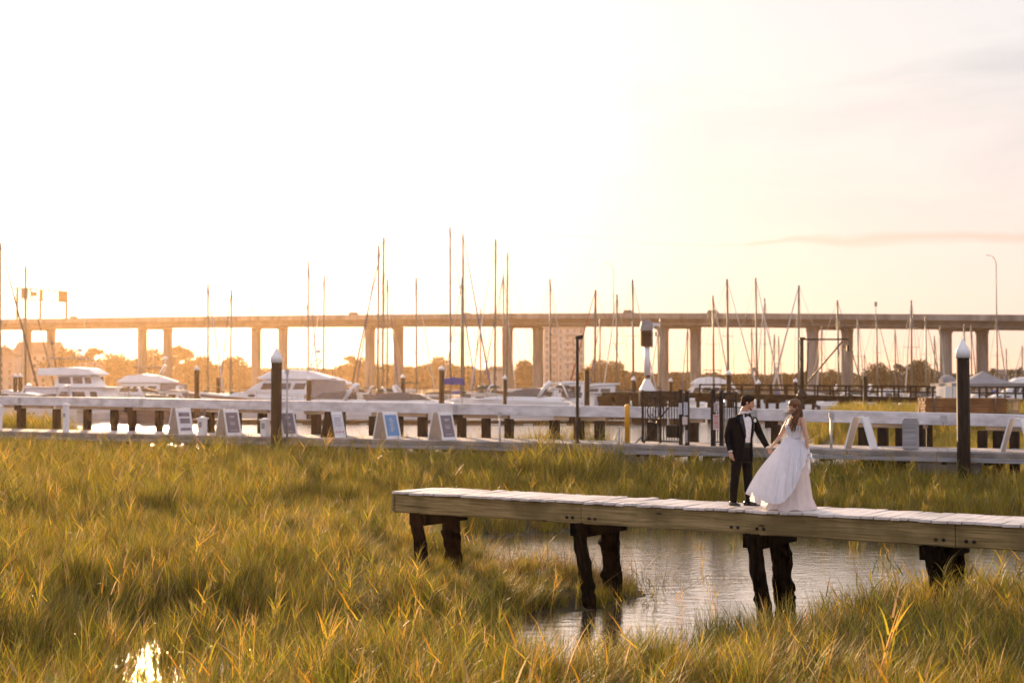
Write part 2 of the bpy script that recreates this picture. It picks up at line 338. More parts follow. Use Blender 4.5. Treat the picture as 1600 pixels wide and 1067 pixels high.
def make_water():
    m = bpy.data.materials.new('river_water'); m.use_nodes = True; nt = m.node_tree; N, L, M, MIX, RAMP = nodekit(nt); p = nt.nodes['Principled BSDF']
    p.inputs['Base Color'].default_value = (.16, .125, .085, 1); p.inputs['Roughness'].default_value = .12; p.inputs['IOR'].default_value = 1.6; p.inputs['Specular IOR Level'].default_value = 1.0; p.inputs['Specular Tint'].default_value = (1, .94, .86, 1)
    tc = N('ShaderNodeTexCoord'); sp = N('ShaderNodeSeparateXYZ'); L(tc.outputs['Object'], sp.inputs[0])
    mp = N('ShaderNodeMapping'); L(tc.outputs['Object'], mp.inputs[0]); mp.inputs['Scale'].default_value = (1, 1.6, 1)
    a = N('ShaderNodeTexNoise', inp={'Scale': 2.4, 'Detail': 5}); b_ = N('ShaderNodeTexNoise', inp={'Scale': 9, 'Detail': 3}); L(mp.outputs[0], a.inputs['Vector']); L(mp.outputs[0], b_.inputs['Vector'])
    far = M('MULTIPLY', M('SUBTRACT', sp.outputs[1], 42), .04, clamp=True)
    hgt = M('ADD', a.outputs[0], M('MULTIPLY', b_.outputs[0], .35))
    b = N('ShaderNodeBump', inp={'Distance': .05}); L(M('MULTIPLY_ADD', far, .75, .24), b.inputs['Strength']); L(hgt, b.inputs['Height']); L(b.outputs[0], p.inputs['Normal'])
    gl = N('ShaderNodeBsdfGlossy', inp={'Roughness': .10, 'Color': (.96, .92, .87, 1)}); L(b.outputs[0], gl.inputs['Normal']); mx = N('ShaderNodeMixShader'); mx.inputs[0].default_value = .7; L(p.outputs[0], mx.inputs[1]); L(gl.outputs[0], mx.inputs[2]); L(mx.outputs[0], nt.nodes['Material Output'].inputs[0])
    w = MB(); w.add([(-2500, -60, 0), (2500, -60, 0), (2500, 2500, 0), (-2500, 2500, 0)], [(0, 1, 2, 3)])
    w.build('water', m, kind='structure')
make_ground(); make_water()
# ------------------------------------------------------------------ grass
def blade(mb, base, h, az, lean, curl, w, col, face=None, seg=5):
    """a tapering ribbon; lean at the root and curl towards the tip, in the direction az"""
    p = Vector(base); d = Vector((math.cos(az), math.sin(az), 0)); fa = az + math.pi / 2 if face is None else face
    s = Vector((math.cos(fa), math.sin(fa), 0)); vs = []; th = lean
    for i in range(seg + 1):
        t = i / seg; ww = w * (1 - t ** 1.6) + .0006
        vs += [p - s * ww / 2, p + s * ww / 2]
        th = lean + curl * t * t; p = p + (d * math.sin(th) + Vector((0, 0, 1)) * math.cos(th)) * (h / seg)
    mb.add(vs, [(2 * i, 2 * i + 1, 2 * i + 3, 2 * i + 2) for i in range(seg)], col)
PAL = [((.19, .205, .014), 6), ((.27, .25, .014), 5), ((.10, .135, .018), 4), ((.46, .33, .030), 3), ((.52, .30, .015), 2), ((.30, .22, .09), 3), ((.16, .09, .028), 4), ((.60, .47, .20), 1)]
def pick(rnd, shift=0):
    pal = [(c, w * (1 + shift * (1 if c[0] > .22 else -.6))) for c, w in PAL]
    c = rnd.choices([p[0] for p in pal], [max(.05, p[1]) for p in pal])[0]; k = rnd.uniform(.45, 1.45); return tuple(x * k for x in c)
def tuft(name, kind, seed):
    rnd = random.Random(seed); mb = MB()
    if kind == 'up':
        for _ in range(56):
            a = rnd.uniform(0, 6.28); r = abs(rnd.gauss(0, .16)); blade(mb, (r * math.cos(a), r * math.sin(a), -.03), rnd.uniform(.45, 1.0), a + rnd.gauss(0, .9), rnd.uniform(.02, .3), rnd.uniform(.1, 1.2), rnd.uniform(.0055, .013), pick(rnd), face=rnd.uniform(0, 6.28))
    elif kind == 'lean':
        for _ in range(46):
            r, a = abs(rnd.gauss(0, .18)), rnd.uniform(0, 6.28); blade(mb, (r * math.cos(a), r * math.sin(a), -.03), rnd.uniform(.5, 1.0), rnd.gauss(0, .75), rnd.uniform(.2, .65), rnd.uniform(.4, 1.3), rnd.uniform(.0055, .013), pick(rnd, .3), face=rnd.gauss(1.57, .6))
    elif kind == 'flat':
        for _ in range(48):
            r, a = abs(rnd.gauss(0, .22)), rnd.uniform(0, 6.28); blade(mb, (r * math.cos(a), r * math.sin(a), rnd.uniform(-.02, .12)), rnd.uniform(.5, .95), rnd.gauss(0, .8), rnd.uniform(.6, 1.2), rnd.uniform(.2, .75), rnd.uniform(.0055, .013), pick(rnd, .9), face=rnd.gauss(1.57, .5))
    elif kind == 'straw':        # a few tall stems with leaves and a ripe head
        for _ in range(4):
            r, a = abs(rnd.gauss(0, .1)), rnd.uniform(0, 6.28); b0 = Vector((r * math.cos(a), r * math.sin(a), -.03)); az = rnd.gauss(0, 1.0); ln = rnd.uniform(.05, .35); hh = rnd.uniform(.85, 1.25)
            c = rnd.choice([(.55, .34, .03), (.58, .40, .10), (.36, .29, .03), (.42, .20, .03)])
            blade(mb, b0, hh, az, ln, .25, .014, c, face=rnd.uniform(0, 6.28)); d = Vector((math.cos(az) * math.sin(ln), math.sin(az) * math.sin(ln), math.cos(ln)))
            for k in range(5):
                q = b0 + d * hh * (.18 + .15 * k); blade(mb, q, rnd.uniform(.28, .48), az + rnd.uniform(0, 6.28), ln + rnd.uniform(.2, .6), rnd.uniform(.2, 1.1), .021, pick(rnd, .6), face=rnd.uniform(0, 6.28))
    elif kind == 'twig':         # dead, dark and sparse, standing in the shallows
        for _ in range(12):
            r, a = abs(rnd.gauss(0, .25)), rnd.uniform(0, 6.28); blade(mb, (r * math.cos(a), r * math.sin(a), -.1), rnd.uniform(.25, .65), rnd.uniform(0, 6.28), rnd.uniform(.1, 1.0), rnd.uniform(-.2, 1.2), rnd.uniform(.005, .009), rnd.choice([(.09, .06, .035), (.14, .09, .05), (.12, .12, .04)]), face=rnd.uniform(0, 6.28))
    return mb
def make_tufts():
    c = bpy.data.collections.new('grass_tufts'); kinds = ['up'] * 4 + ['lean'] * 4 + ['flat'] * 3 + ['straw'] * 3 + ['twig'] * 2
    for i, k in enumerate(kinds):
        o = tuft('tuft', k, 100 + i).build('tuft_%02d' % i, MT['grass'], fixn=False); COL.objects.unlink(o); c.objects.link(o)
    return c, kinds
TUFTS, TK = make_tufts()
def gn_scatter(name, pts, rot, scl, idx, coll, mat_, label, cat):
    me = bpy.data.meshes.new(name); me.from_pydata(pts.tolist(), [], []); n = len(pts)
    a = me.attributes.new('rot', 'FLOAT_VECTOR', 'POINT'); a.data.foreach_set('vector', np.asarray(rot, np.float32).ravel())
    a = me.attributes.new('scl', 'FLOAT_VECTOR', 'POINT'); a.data.foreach_set('vector', np.asarray(scl, np.float32).ravel())
    a = me.attributes.new('idx', 'INT', 'POINT'); a.data.foreach_set('value', np.asarray(idx, np.int32))
    me.materials.append(mat_); o = bpy.data.objects.new(name, me); COL.objects.link(o)
    ng = bpy.data.node_groups.new(name, 'GeometryNodeTree'); ng.interface.new_socket('Geometry', in_out='INPUT', socket_type='NodeSocketGeometry'); ng.interface.new_socket('Geometry', in_out='OUTPUT', socket_type='NodeSocketGeometry')
    I = ng.nodes.new('NodeGroupInput'); O = ng.nodes.new('NodeGroupOutput'); ci = ng.nodes.new('GeometryNodeCollectionInfo'); ci.inputs[0].default_value = coll; ci.inputs[1].default_value = True; ci.inputs[2].default_value = True
    ip = ng.nodes.new('GeometryNodeInstanceOnPoints'); ip.inputs['Pick Instance'].default_value = True
    def att(nm, t): q = ng.nodes.new('GeometryNodeInputNamedAttribute'); q.data_type = t; q.inputs[0].default_value = nm; return q.outputs[0]
    e2r = ng.nodes.new('FunctionNodeEulerToRotation')
    ng.links.new(I.outputs[0], ip.inputs['Points']); ng.links.new(ci.outputs[0], ip.inputs['Instance']); ng.links.new(att('rot', 'FLOAT_VECTOR'), e2r.inputs[0]); ng.links.new(e2r.outputs[0], ip.inputs['Rotation'])
    ng.links.new(att('scl', 'FLOAT_VECTOR'), ip.inputs['Scale']); ng.links.new(att('idx', 'INT'), ip.inputs['Instance Index']); ng.links.new(ip.outputs[0], O.inputs[0])
    md = o.modifiers.new('scatter', 'NODES'); md.node_group = ng
    tag(o, label, cat, kind='stuff'); return o
def ki(k): return [i for i, q in enumerate(TK) if q == k]
def scatter_grass(name, x, y, label, tall=1.0, upright=0.0):
    h = height(x, y); n = len(x)
    ch = np.minimum(poly_sd(x, y, CH1), poly_sd(x, y, CH2))
    r = RNG.random(n); idx = np.zeros(n, int)
    lay = fnoise(x, y, 5.5, 10) + .5 * fnoise(x, y, 2.1, 11) - upright           # where the grass has been laid over
    for i in range(n):
        q = r[i]
        if h[i] < .02: k = ('up' if q < .5 else ('straw' if q < .62 else 'lean')) if y[i] < 20.6 and x[i] < -1 else 'twig' if q < .55 else ('up' if q < .85 else 'straw')
        elif q < (.15 if y[i] < 23 else .08): k = 'straw'
        elif lay[i] > .32: k = 'flat' if q < .66 else 'lean'
        elif lay[i] > -.15: k = 'lean' if q < .65 else 'up'
        else: k = 'up' if q < .72 else 'lean'
        c = ki(k); idx[i] = c[int(RNG.integers(len(c)))]
    comb = fnoise(x, y, 9, 12) * 1.6 + fnoise(x, y, 3, 13) * .6 + .3
    rz = comb + RNG.normal(0, .7, n); rz = np.where(np.isin(idx, ki('up') + ki('twig')), RNG.uniform(0, 6.28, n), rz)
    spit = sm(1.4, 0, np.abs(y - 26.0) - 1.6) * sm(-3.4, -1.2, x) * (y > 20)
    s = (1 - .58 * spit) * (.80 + .24 * fnoise(x, y, 3.7, 14) + .20 * fnoise(x, y, 1.3, 16)) * RNG.uniform(.75, 1.2, n) * tall * np.where((h < .02) & ~((y < 20.6) & (x < -1)), .72, 1) * np.where((np.abs(x - 1.6) < 1.7) & (y > 42), 1.3, 1)
    rot = np.stack([RNG.normal(0, .07, n), RNG.normal(0, .07, n), rz], 1); wid = RNG.uniform(.85, 1.15, n)
    scl = np.stack([s * wid, s * wid, s], 1)
    fb = sm(46, 35, y) * (y > 33) * (x > -6); s = s * (1 - .42 * fb)
    scl = np.stack([s * wid, s * wid, s], 1)
    return gn_scatter(name, np.stack([x, y, np.maximum(h, -.12)], 1), rot, scl, idx, TUFTS, MT['grass'], label, 'grass')
def grass_fields():
    # in front of the walkway
    n = 78000; y = np.sqrt(RNG.uniform(9.5 ** 2, 62 ** 2, n)); px = RNG.uniform(-260, 1860, n); x = (px - 800) / F * y
    s = wside(x, y); h = height(x, y); ch1 = poly_sd(x, y, CH1); ch2 = poly_sd(x, y, CH2)
    inw = h < .012; keep = s < 1.2
    dens = np.where(inw, np.where(ch2 < ch1, np.where(fnoise(x, y, 1.5, 18) > .1, 1.0, .62), .02), 1.0)
    edge = np.exp(-np.abs(np.minimum(ch1, ch2)) / .7) * .22; dens = np.where(inw, dens + edge, dens)
    dens = dens * np.where(y < 19, .45, np.where(y < 30, .75, .8))
    clump = fnoise(x, y, 1.9, 15); dens = dens * np.where(clump < -.3, .22, 1)
    keep &= RNG.random(n) < dens
    pos = keep & (y > 34); x1, y1 = x[pos], y[pos]
    scatter_grass('marsh_grass', x1, y1, 'golden green marsh grass between the footbridge and the long walkway', 1.22, .5)
    pos = keep & (y <= 34); x1, y1 = x[pos], y[pos]
    scatter_grass('marsh_grass', x1, y1, 'long tangled marsh grass in the foreground below the footbridge', .90)
    # left mound behind the walkway
    n = 6500; y = RNG.uniform(58, 84, n); px = RNG.uniform(-200, 235, n); x = (px - 800) / F * y; h = height(x, y); k = (h > .15) & (wside(x, y) > 2.9)
    scatter_grass('marsh_grass', x[k], y[k], 'tall green reeds behind the left end of the walkway', 1.35, .8)
    n = 2600; y = RNG.uniform(43, 56, n); px = RNG.uniform(690, 985, n); x = (px - 800) / F * y; h = height(x, y); k = (h > .1) & (wside(x, y) > 2.9) & (wside(x, y) < 7) & (RNG.random(n) < .35)
    scatter_grass('marsh_grass', x[k], y[k], 'thin reeds rising behind the middle of the walkway', 1.45, .8)
    # dead, dark brush caught round the legs of the footbridge
    c_ = G(915, 915); n = 190; x = c_.x + RNG.normal(0, .62, n); y = c_.y + RNG.normal(0, .9, n)
    c2 = G(1120, 905); x = np.concatenate([x, c2.x + RNG.normal(0, .9, 40)]); y = np.concatenate([y, c2.y + RNG.normal(0, .35, 40)]); n = len(x)
    idx = RNG.choice(ki('twig'), n); s = RNG.uniform(.7, 1.5, n); s[190:] *= .5
    gn_scatter('dead_brush', np.stack([x, y, np.maximum(height(x, y), 0) - .02], 1), np.stack([RNG.normal(0, .35, n), RNG.normal(0, .35, n), RNG.uniform(0, 6.28, n)], 1), np.stack([s, s, s], 1), idx, TUFTS, MT['grass'], 'dark dead brush caught around the middle legs of the footbridge', 'brush')
    n = 22000; y = np.sqrt(RNG.uniform(44 ** 2, 128 ** 2, n)); px = RNG.uniform(1190, 1900, n); x = (px - 800) / F * y; h = height(x, y); k = (h > .10) & (wside(x, y) > 4.0)
    k &= (fnoise(x, y, 7, 17) > -.1) | (h > .5)
    scatter_grass('marsh_grass', x[k], y[k], 'green marsh grass on the mud flats behind the walkway at right', 1.15, .8)
grass_fields()
# ------------------------------------------------------------------ the footbridge
DZ = 1.76
def footbridge():
    a = G(617, 767.3, DZ); b = G(1600, 819, DZ); d = (b - a).normalized(); ang = math.atan2(d.y, d.x); W = 1.12
    L0 = (b - a).length; Lt = L0 + 3.2
    loc = lambda px, py: (G(px, py, DZ) - a).dot(d)
    t = thing('footbridge', 'weathered low wooden footbridge over the tidal creek, the couple standing on it', 'footbridge', (a.x, a.y, 0), ang)
    rnd = random.Random(3)
    mb = MB(); x = -.04
    while x < Lt:
        w = rnd.choice([.14, .19, .19, .24]); o = rnd.uniform(-.012, .012)
        mb.box((x + w / 2, W / 2 + o, DZ - .02 + rnd.uniform(-.003, .004)), (w - rnd.choice([.008, .012, .02]), W + .10 + rnd.uniform(-.03, .05), .042), (rnd.gauss(0, .008), rnd.gauss(0, .018), rnd.gauss(0, .012))); x += w
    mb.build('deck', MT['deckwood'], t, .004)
    j1 = loc(897, 784); j2 = loc(1493, 813)
    for (x0, x1) in ((0, j1), (j1 + .012, j2), (j2 + .012, Lt)):
        for yy in (.05, W - .05):
            mb = MB(); n = int((x1 - x0) / .25) + 2; rings = []
            for i in range(n):
                xx = x0 + (x1 - x0) * i / (n - 1); e = rnd.uniform(-.004, .004); zb = DZ - .375 + rnd.uniform(-.008, .006); zt = DZ - .046
                rings.append([(xx, yy - .05 + e, zb + .02), (xx, yy - .035 + e, zb), (xx, yy + .05, zb), (xx, yy + .05, zt), (xx, yy - .045 + e, zt), (xx, yy - .052 + e, zt - .015)])
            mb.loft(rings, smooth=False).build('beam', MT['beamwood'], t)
    mb = MB(); mb.box((-.035, W / 2, DZ - .21), (.05, W + .05, .33)); mb.build('end_board', MT['beamwood'], t, .004)
    for xx in (j1, loc(1175, 795), j2):
        for dx in (-.27, -.16, .16, .27):
            mb = MB(); mb.lathe([(.012, -.012), (.025, -.01), (.025, .008), (.012, .010), (.012, .026), (.004, .028)], 10); bo = mb.build('bolt', MT['blackm'], t); bo.location = (xx + dx, -.01, DZ - .28); bo.rotation_euler = (R(90), 0, 0)
    for k, px in enumerate((645, 897, 1168, 1445)):
        xx = loc(px, 767 + (px - 617) * .0526)
        for o in (-.13, .13):
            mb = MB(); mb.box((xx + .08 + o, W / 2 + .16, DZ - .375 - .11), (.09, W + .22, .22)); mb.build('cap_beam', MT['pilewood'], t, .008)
        for j, (yy, lean, r) in enumerate(((.02, (.42, -.05), .115), (W - .02, (.16, .02), .155))):
            zt = DZ - .37; pts = []; rad = []; n = 14
            for i in range(n + 1):
                u = i / n; z = zt - u * (zt + .9); pts.append((xx + .08 + lean[0] * u * (1 if j == 0 else 1) + (.0 if j else -.02), yy + lean[1] * u, z)); rad.append(r * (1 - .12 * u) * rnd.uniform(.93, 1.07))
            # one ragged, rotten post: shelves of growth at two heights, a hollow between them
            m_ = 44; ph = [rnd.uniform(0, 6.28) for _ in range(8)]; rings = []
            for i in range(m_ + 1):
                u = i / m_; z = zt - u * (zt + .9); c = V((xx + .08 + lean[0] * u - .02 * j, yy + lean[1] * u, z)); ring = []
                g = .75 * (.34 * math.exp(-((z - (.95 if j else .8)) / .12) ** 2) + .42 * math.exp(-((z - .38) / .16) ** 2) + .25 * math.exp(-((z - .05) / .2) ** 2)) * (1.2 if j else .6)
                for a_ in range(20):
                    tt = a_ * math.pi / 10; nz = .10 * math.sin(3 * tt + 9 * z + ph[0]) + .08 * math.sin(5 * tt - 14 * z + ph[1]) + .05 * math.sin(31 * z + 2 * tt + ph[2]) + .06 * math.sin(9 * tt + ph[5]); lump = max(0, math.sin(tt * 1.0 + ph[3]) * .6 + .5 + .5 * math.sin(4 * tt + 23 * z + ph[4]))
                    k_ = r * (1 - .15 * u) * (1 + nz * .7 + g * lump * rnd.uniform(.6, 1.25)); ring.append(c + V((k_ * math.cos(tt), k_ * math.sin(tt), rnd.uniform(-.012, .012))))
                rings.append(ring)
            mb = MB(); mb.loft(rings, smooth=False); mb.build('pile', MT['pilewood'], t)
    return t
footbridge()
# ------------------------------------------------------------------ the long walkway behind
WANG = math.atan2(WD.y, WD.x); WW = 2.6
def on_walk(px, off=0.0, z=DZ):      # the point of the walkway, off metres behind its front edge, seen at photo column px
    best = None; o = WA + WN * off; dx = (px - 800) / F
    k = (dx * o.y - o.x) / (WD.x - dx * WD.y); q = o + WD * k; return Vector((q.x, q.y, z))
def walkway():
    t = thing('walkway', 'long grey timber walkway on low posts, running right across behind the marsh grass', 'walkway', (WA.x, WA.y, 0), WANG)
    rnd = random.Random(5); x0, x1 = -16, 62
    mb = MB(); x = x0
    while x < x1:
        mb.box((x + .07, WW / 2, DZ - .02 + rnd.uniform(-.002, .003)), (.134, WW, .04)); x += .142
    mb.build('deck', MT['walkdeck'], t)
    for z0, z1, yy, m in ((DZ - .17, DZ - .042, .0, 'walkwood'), (DZ - .31, DZ - .178, -.055, 'fascia')):
        x = x0
        while x < x1:
            l = 4.9; mb = MB(); mb.boxb(x, x + l - .012, yy, yy + .05, z0, z1); mb.build('fascia_board', MT[m], t, .004); x += l
    mb = MB(); x = x0
    while x < x1:
        mb.boxb(x, x + .15, .1, WW - .1, DZ - .40, DZ - .045); x += 1.2
    mb.build('joists', MT['dockd'], t)
    x = x0
    while x < x1:
        for yy in (.25, WW - .3):
            mb = MB(); mb.tube([(x, yy, -1.6), (x, yy, DZ - .3)], .15, 10); mb.build('leg', MT['creosote'], t)
        mb = MB(); mb.boxb(x + 1.3, x + 3.1, .12, .3, DZ - .66, DZ - .34); mb.build('float_block', MT['walkwood'], t); x += 5.2
walkway()
BOFF = WW + .55
def guard_beam():
    """heavy white beam behind the walkway on square dark posts"""
    a = on_walk(-130, BOFF); b = on_walk(1730, BOFF); d = (b - a).normalized(); Lb = (b - a).length; ang = math.atan2(d.y, d.x)
    t = thing('guard_beam', 'heavy white painted timber beam on dark square posts, running the length of the walkway', 'barrier', (a.x, a.y, 0), ang)
    def zt(px):
        q = on_walk(px, BOFF); return PZ(np.interp(px, [-130, 0, 240, 560, 860, 1120, 1360, 1600, 1730], [617, 618.7, 622, 628, 633.2, 637, 642.3, 647.5, 650.5]), q.y)
    def lx(px): return (on_walk(px, BOFF) - a).dot(d)
    cuts = [-130, 35, 225, 440, 715, 905, 1070, 1180, 1300, 1475, 1610, 1730]
    for i in range(len(cuts) - 1):
        p0, p1 = cuts[i], cuts[i + 1]; x0, x1 = lx(p0), lx(p1) - .012; z0, z1 = zt(p0), zt(p1); mb = MB(); hh = .385
        e = [0, .006, -.004, .003][i % 4]
        mb.loft([[(x, -.15 + e, z - hh), (x, .15 + e, z - hh), (x, .15 + e, z), (x, -.15 + e, z)] for x, z in ((x0, z0), (x1, z1))], smooth=False)
        mb.build('beam', MT['whitebeam'], t, .012)
        if i: mb = MB(); mb.boxb(x0 - .10, x0 + .10, -.162, -.153, z0 - .30, z0 - .08); [mb.ell((x0 + dx_, -.166, z0 - dz_), (.016, .01, .016), None, 8, 5) for dx_ in (-.06, .06) for dz_ in (.13, .25)]; mb.build('splice_plate', MT['steel'], t)
    for p0, p1 in ((-100, -20), (5, 82), (90, 205), (208, 293), (325, 420), (478, 530), (583, 667), (722, 795), (866, 948), (1075, 1100), (1180, 1222), (1340, 1448), (1540, 1720)):
        x0, x1 = lx(p0), lx(p1); mb = MB(); za, zb = zt(p0) - .39, zt(p1) - .39
        mb.loft([[(x, -.11, z - .12), (x, .11, z - .12), (x, .11, z), (x, -.11, z)] for x, z in ((x0, za), (x1, zb))], smooth=False); mb.build('wale', MT['tan'], t, .006)
    for i, px in enumerate((-95, -40, 35, 90, 138, 180, 208, 250, 295, 330, 372, 411, 456, 495, 534, 585, 624, 661, 722, 760, 796, 867, 905, 937, 1019, 1083, 1212, 1349, 1379, 1406, 1437, 1534, 1559, 1584, 1660)):
        x = lx(px); mb = MB(); w = .30 if px % 2 else .27
        mb.boxb(x - w / 2, x + w / 2, -.02 - w / 2, -.02 + w / 2, -1.6, zt(px) - (.514 if i % 3 else .52)); mb.build('post', MT['creosote'], t, .015)
        if i % 4 == 2: mb = MB(); mb.boxb(x - .34, x + .1, -.13, .13, zt(px) - .52 - .1, zt(px) - .395); mb.build('corbel', MT['creosote'], t)
guard_beam()
# ------------------------------------------------------------------ furniture of the walkway
def pile(name, label, base, top, r, capc=True, loc=None, group=None, conic=.42):
    t = thing(name, label, 'piling', loc, 0, group); mb = MB(); mb.lathe([(r * 1.03, base), (r, (base + top) / 2), (r * .98, top)], 18); mb.build('shaft', MT['creosote'], t)
    if capc:
        mb = MB(); mb.lathe([(r * 1.09, top - .02), (r * 1.11, top + conic * .45), (r * .95, top + conic * .55), (.02, top + conic * 1.25)], 18); mb.build('cap', MT['white'], t)
    return t
q = on_walk(432, -.28); pile('mooring_pile', 'dark round piling with a white cone cap on the left half of the walkway', -2, PZ(566, q.y), .20, True, (q.x, q.y, 0))
q = on_walk(1504.5, -.30); pile('mooring_pile', 'thick dark round piling with a white cone cap at the right end of the walkway', -2, PZ(558, q.y), .185, True, (q.x, q.y, 0))
def lamp_post():
    q = on_walk(902, .12); z1 = PZ(530, q.y); t = thing('lamp_post', 'slim black lamp post with a small square head, on the middle of the walkway', 'lamp post', (q.x, q.y, DZ))
    mb = MB(); mb.box((0, 0, (z1 - DZ) / 2), (.1, .1, z1 - DZ)); mb.build('pole', MT['blackm'], t, .01); mb = MB(); mb.box((0, 0, .02), (.22, .22, .04)); mb.build('base_plate', MT['blackm'], t)
    mb = MB(); mb.box((.06, 0, z1 - DZ + .06), (.26, .2, .12), (0, R(-12), 0)); mb.box((.0, 0, z1 - DZ), (.07, .07, .12)); mb.build('lamp_head', MT['blackm'], t, .015)
    mb = MB(); mb.box((.07, 0, z1 - DZ - .008), (.18, .13, .012), (0, R(-12), 0)); mb.build('lens', MT['glass'], t)
lamp_post()
def thin_pole(px, ytop, label, r=.03, off=.0, head=None):
    q = on_walk(px, off); z1 = PZ(ytop, q.y); t = thing('pole', label, 'pole', (q.x, q.y, 0)); mb = MB(); mb.tube([(0, 0, DZ - .6), (0, 0, z1)], r, 8); mb.build('shaft', MT['steel'], t)
    if head: mb = MB(); mb.box((0, 0, z1 - .06), (.14, .08, .16)); mb.build('bracket', MT['steel'], t)
thin_pole(449, 578, 'thin grey pole just right of the capped dark piling at left', .035, -.05, 1)
thin_pole(781, 645, 'thin waist-high grey pipe between the signs and the lamp post', .03, .1, 1)
thin_pole(967, 669, 'short grey pipe stub left of the yellow bollard', .035, .15)
thin_pole(1298, 646, 'grey steel pipe with a bracket, right of the bride', .04, .2, 1)
def yellow_bollard():
    q = on_walk(980, .25); h = PZ(631, q.y) - DZ; t = thing('bollard', 'round-topped yellow safety bollard left of the black gate', 'bollard', (q.x, q.y, DZ)); mb = MB()
    mb.lathe([(.08, 0), (.085, h - .09), (.075, h - .04), (.045, h - .01), (.01, h)], 16); mb.build('shaft', MT['yellow'], t); mb = MB(); mb.lathe([(.13, 0), (.13, .02), (.085, .03)], 16); mb.build('base_ring', MT['steel'], t)
yellow_bollard()
def dock_pedestal(px, ytop, w, label):
    q = on_walk(px, .25); h = PZ(ytop, q.y) - DZ; t = thing('dock_pedestal', label, 'pedestal', (q.x, q.y, DZ), WANG); mb = MB(); mb.box((0, 0, h / 2 - .03), (w, w, h - .06)); mb.build('post', MT['white'], t, .015)
    mb = MB(); mb.box((0, 0, h - .04), (w * 1.25, w * 1.25, .05)); mb.box((0, 0, h + .0), (w * 1.05, w * 1.05, .07), None, .35); mb.build('cap', MT['white'], t, .006)
    mb = MB(); mb.box((0, -w / 2 - .006, h * .6), (w * .55, .01, w * .8)); mb.build('outlet_cover', MT['fascia'], t)
dock_pedestal(0.5, 633, .17, 'white square post with a pyramid cap at the left edge of the photo')
dock_pedestal(104, 631, .20, 'tall white square post with a pyramid cap at the left end of the walkway')
dock_pedestal(317, 652, .27, 'short white pedestal with a flat cap between the first two board signs')
dock_pedestal(415, 654, .27, 'short white pedestal with a flat cap beside the capped dark piling')
q = on_walk(1422, .5); t = thing('post', 'stout weathered grey timber stub in front of the right-hand posts', 'post', (q.x, q.y, DZ), WANG); mb = MB(); mb.box((0, 0, .44), (.42, .36, .88)); mb.build('stub', MT['fascia'], t, .03); mb = MB(); mb.box((0, 0, .90), (.36, .30, .05)); mb.build('cap', MT['walkwood'], t, .015)
def a_frame(px, ytop, w, rot, label, style, dark=False):
    q = on_walk(px, .55); h = PZ(ytop, q.y) - DZ; t = thing('sandwich_board', label, 'sign board', (q.x, q.y, DZ), rot, 'sandwich boards standing along the walkway')
    sp = .56 * h; tl = math.atan2(sp / 2, h); Lp = math.hypot(sp / 2, h); fr = MT['blackm'] if dark else MT['white']
    for s in (-1, 1):
        mb = MB(); c = (s * sp / 2, 0, h / 2); rt = (0, -s * tl, 0)
        mb.box(c, (.02, w, Lp), rt); p = mb.build('panel', MT['blackm'] if (dark and s < 0) else (MT['signback'] if s < 0 else MT['white']), t, .004)
        for yy in (-w / 2, w / 2): mb = MB(); mb.box((c[0] + s * .008, yy, c[2]), (.045, .03, Lp + .02), rt); mb.build('leg', fr, t, .004)
        def at(u, v, o=.016): return Matrix.Rotation(-s * tl, 4, 'Y') @ Vector((s * o, u, v)) + Vector(c)
        if s > 0 and style:
            m = {'grey': 'poster', 'blue': 'posterb', 'white': 'posterw', 'mixed': 'posterw'}.get(style)
            mb = MB(); mb.box(at(0, -.0 * h), (.012, w * .84, Lp * .78), rt); mb.build('poster', MT[m], p)
            mb = MB()
            def bar(u, v, ww, hh): mb.box(at(u * w, v * Lp, .024), (.004, ww * w, hh * Lp), rt)
            if style == 'mixed': bar(0, .26, .74, .15); bar(.02, .02, .7, .2); bar(0, -.3, .7, .1); im = 'poster'
            elif style == 'white':
                for v in (.25, .19, .12, .04, -.04): bar(-.02, v, .5, .02)
                im = 'ink'
            elif style == 'blue':
                for k in range(7): bar(-.05 + .03 * (k % 3), .25 - .075 * k, .20 + .1 * (k % 2), .035)
                im = 'inkl'
            else:
                for v, ww in ((.24, .4), (.2, .3), (.02, .36), (-.03, .44), (-.08, .3), (-.3, .5)): bar(0, v, ww, .018)
                im = 'inkl'
            mb.build('lettering', MT[im], p)
            if style == 'white':
                mb = MB()
                for k in (-.26, 0, .26): mb.box(at(k * w, -.28 * Lp, .024), (.004, w * .15, Lp * .05), rt)
                mb.build('red_marks', MT['inkr'], p)
    mb = MB()
    for yy in (-.3, 0, .3): mb.tube([(-.02, yy * w - .04, h + .0), (.02, yy * w + .04, h + .01)], .016, 6)
    mb.build('hinge', MT['white'] if not dark else MT['steel'], t)
AR = R(-46)
a_frame(283, 638, .62, AR, 'white sandwich board with grey picture panels, leftmost on the walkway', 'mixed')
a_frame(357.5, 640, .62, AR, 'white sandwich board with a plain brown-grey poster, between the two short white pedestals', 'grey')
a_frame(444, 641, .62, AR, 'sandwich board with a dark poster, half behind the capped dark piling at left', 'grey')
a_frame(522, 643, .55, AR, 'black-framed sandwich board with a white notice and red marks', 'white', True)
a_frame(605, 643.5, .62, AR, 'white sandwich board with a bright blue poster', 'blue')
a_frame(691, 644, .60, AR, 'white sandwich board with a dark slate poster, left of the lamp post', 'grey')
a_frame(1344, 651.5, .62, R(-31), 'plain white sandwich board on the walkway behind the bride', None)
a_frame(1588, 654, .62, R(-31), 'plain white sandwich board at the right edge of the photo', None)
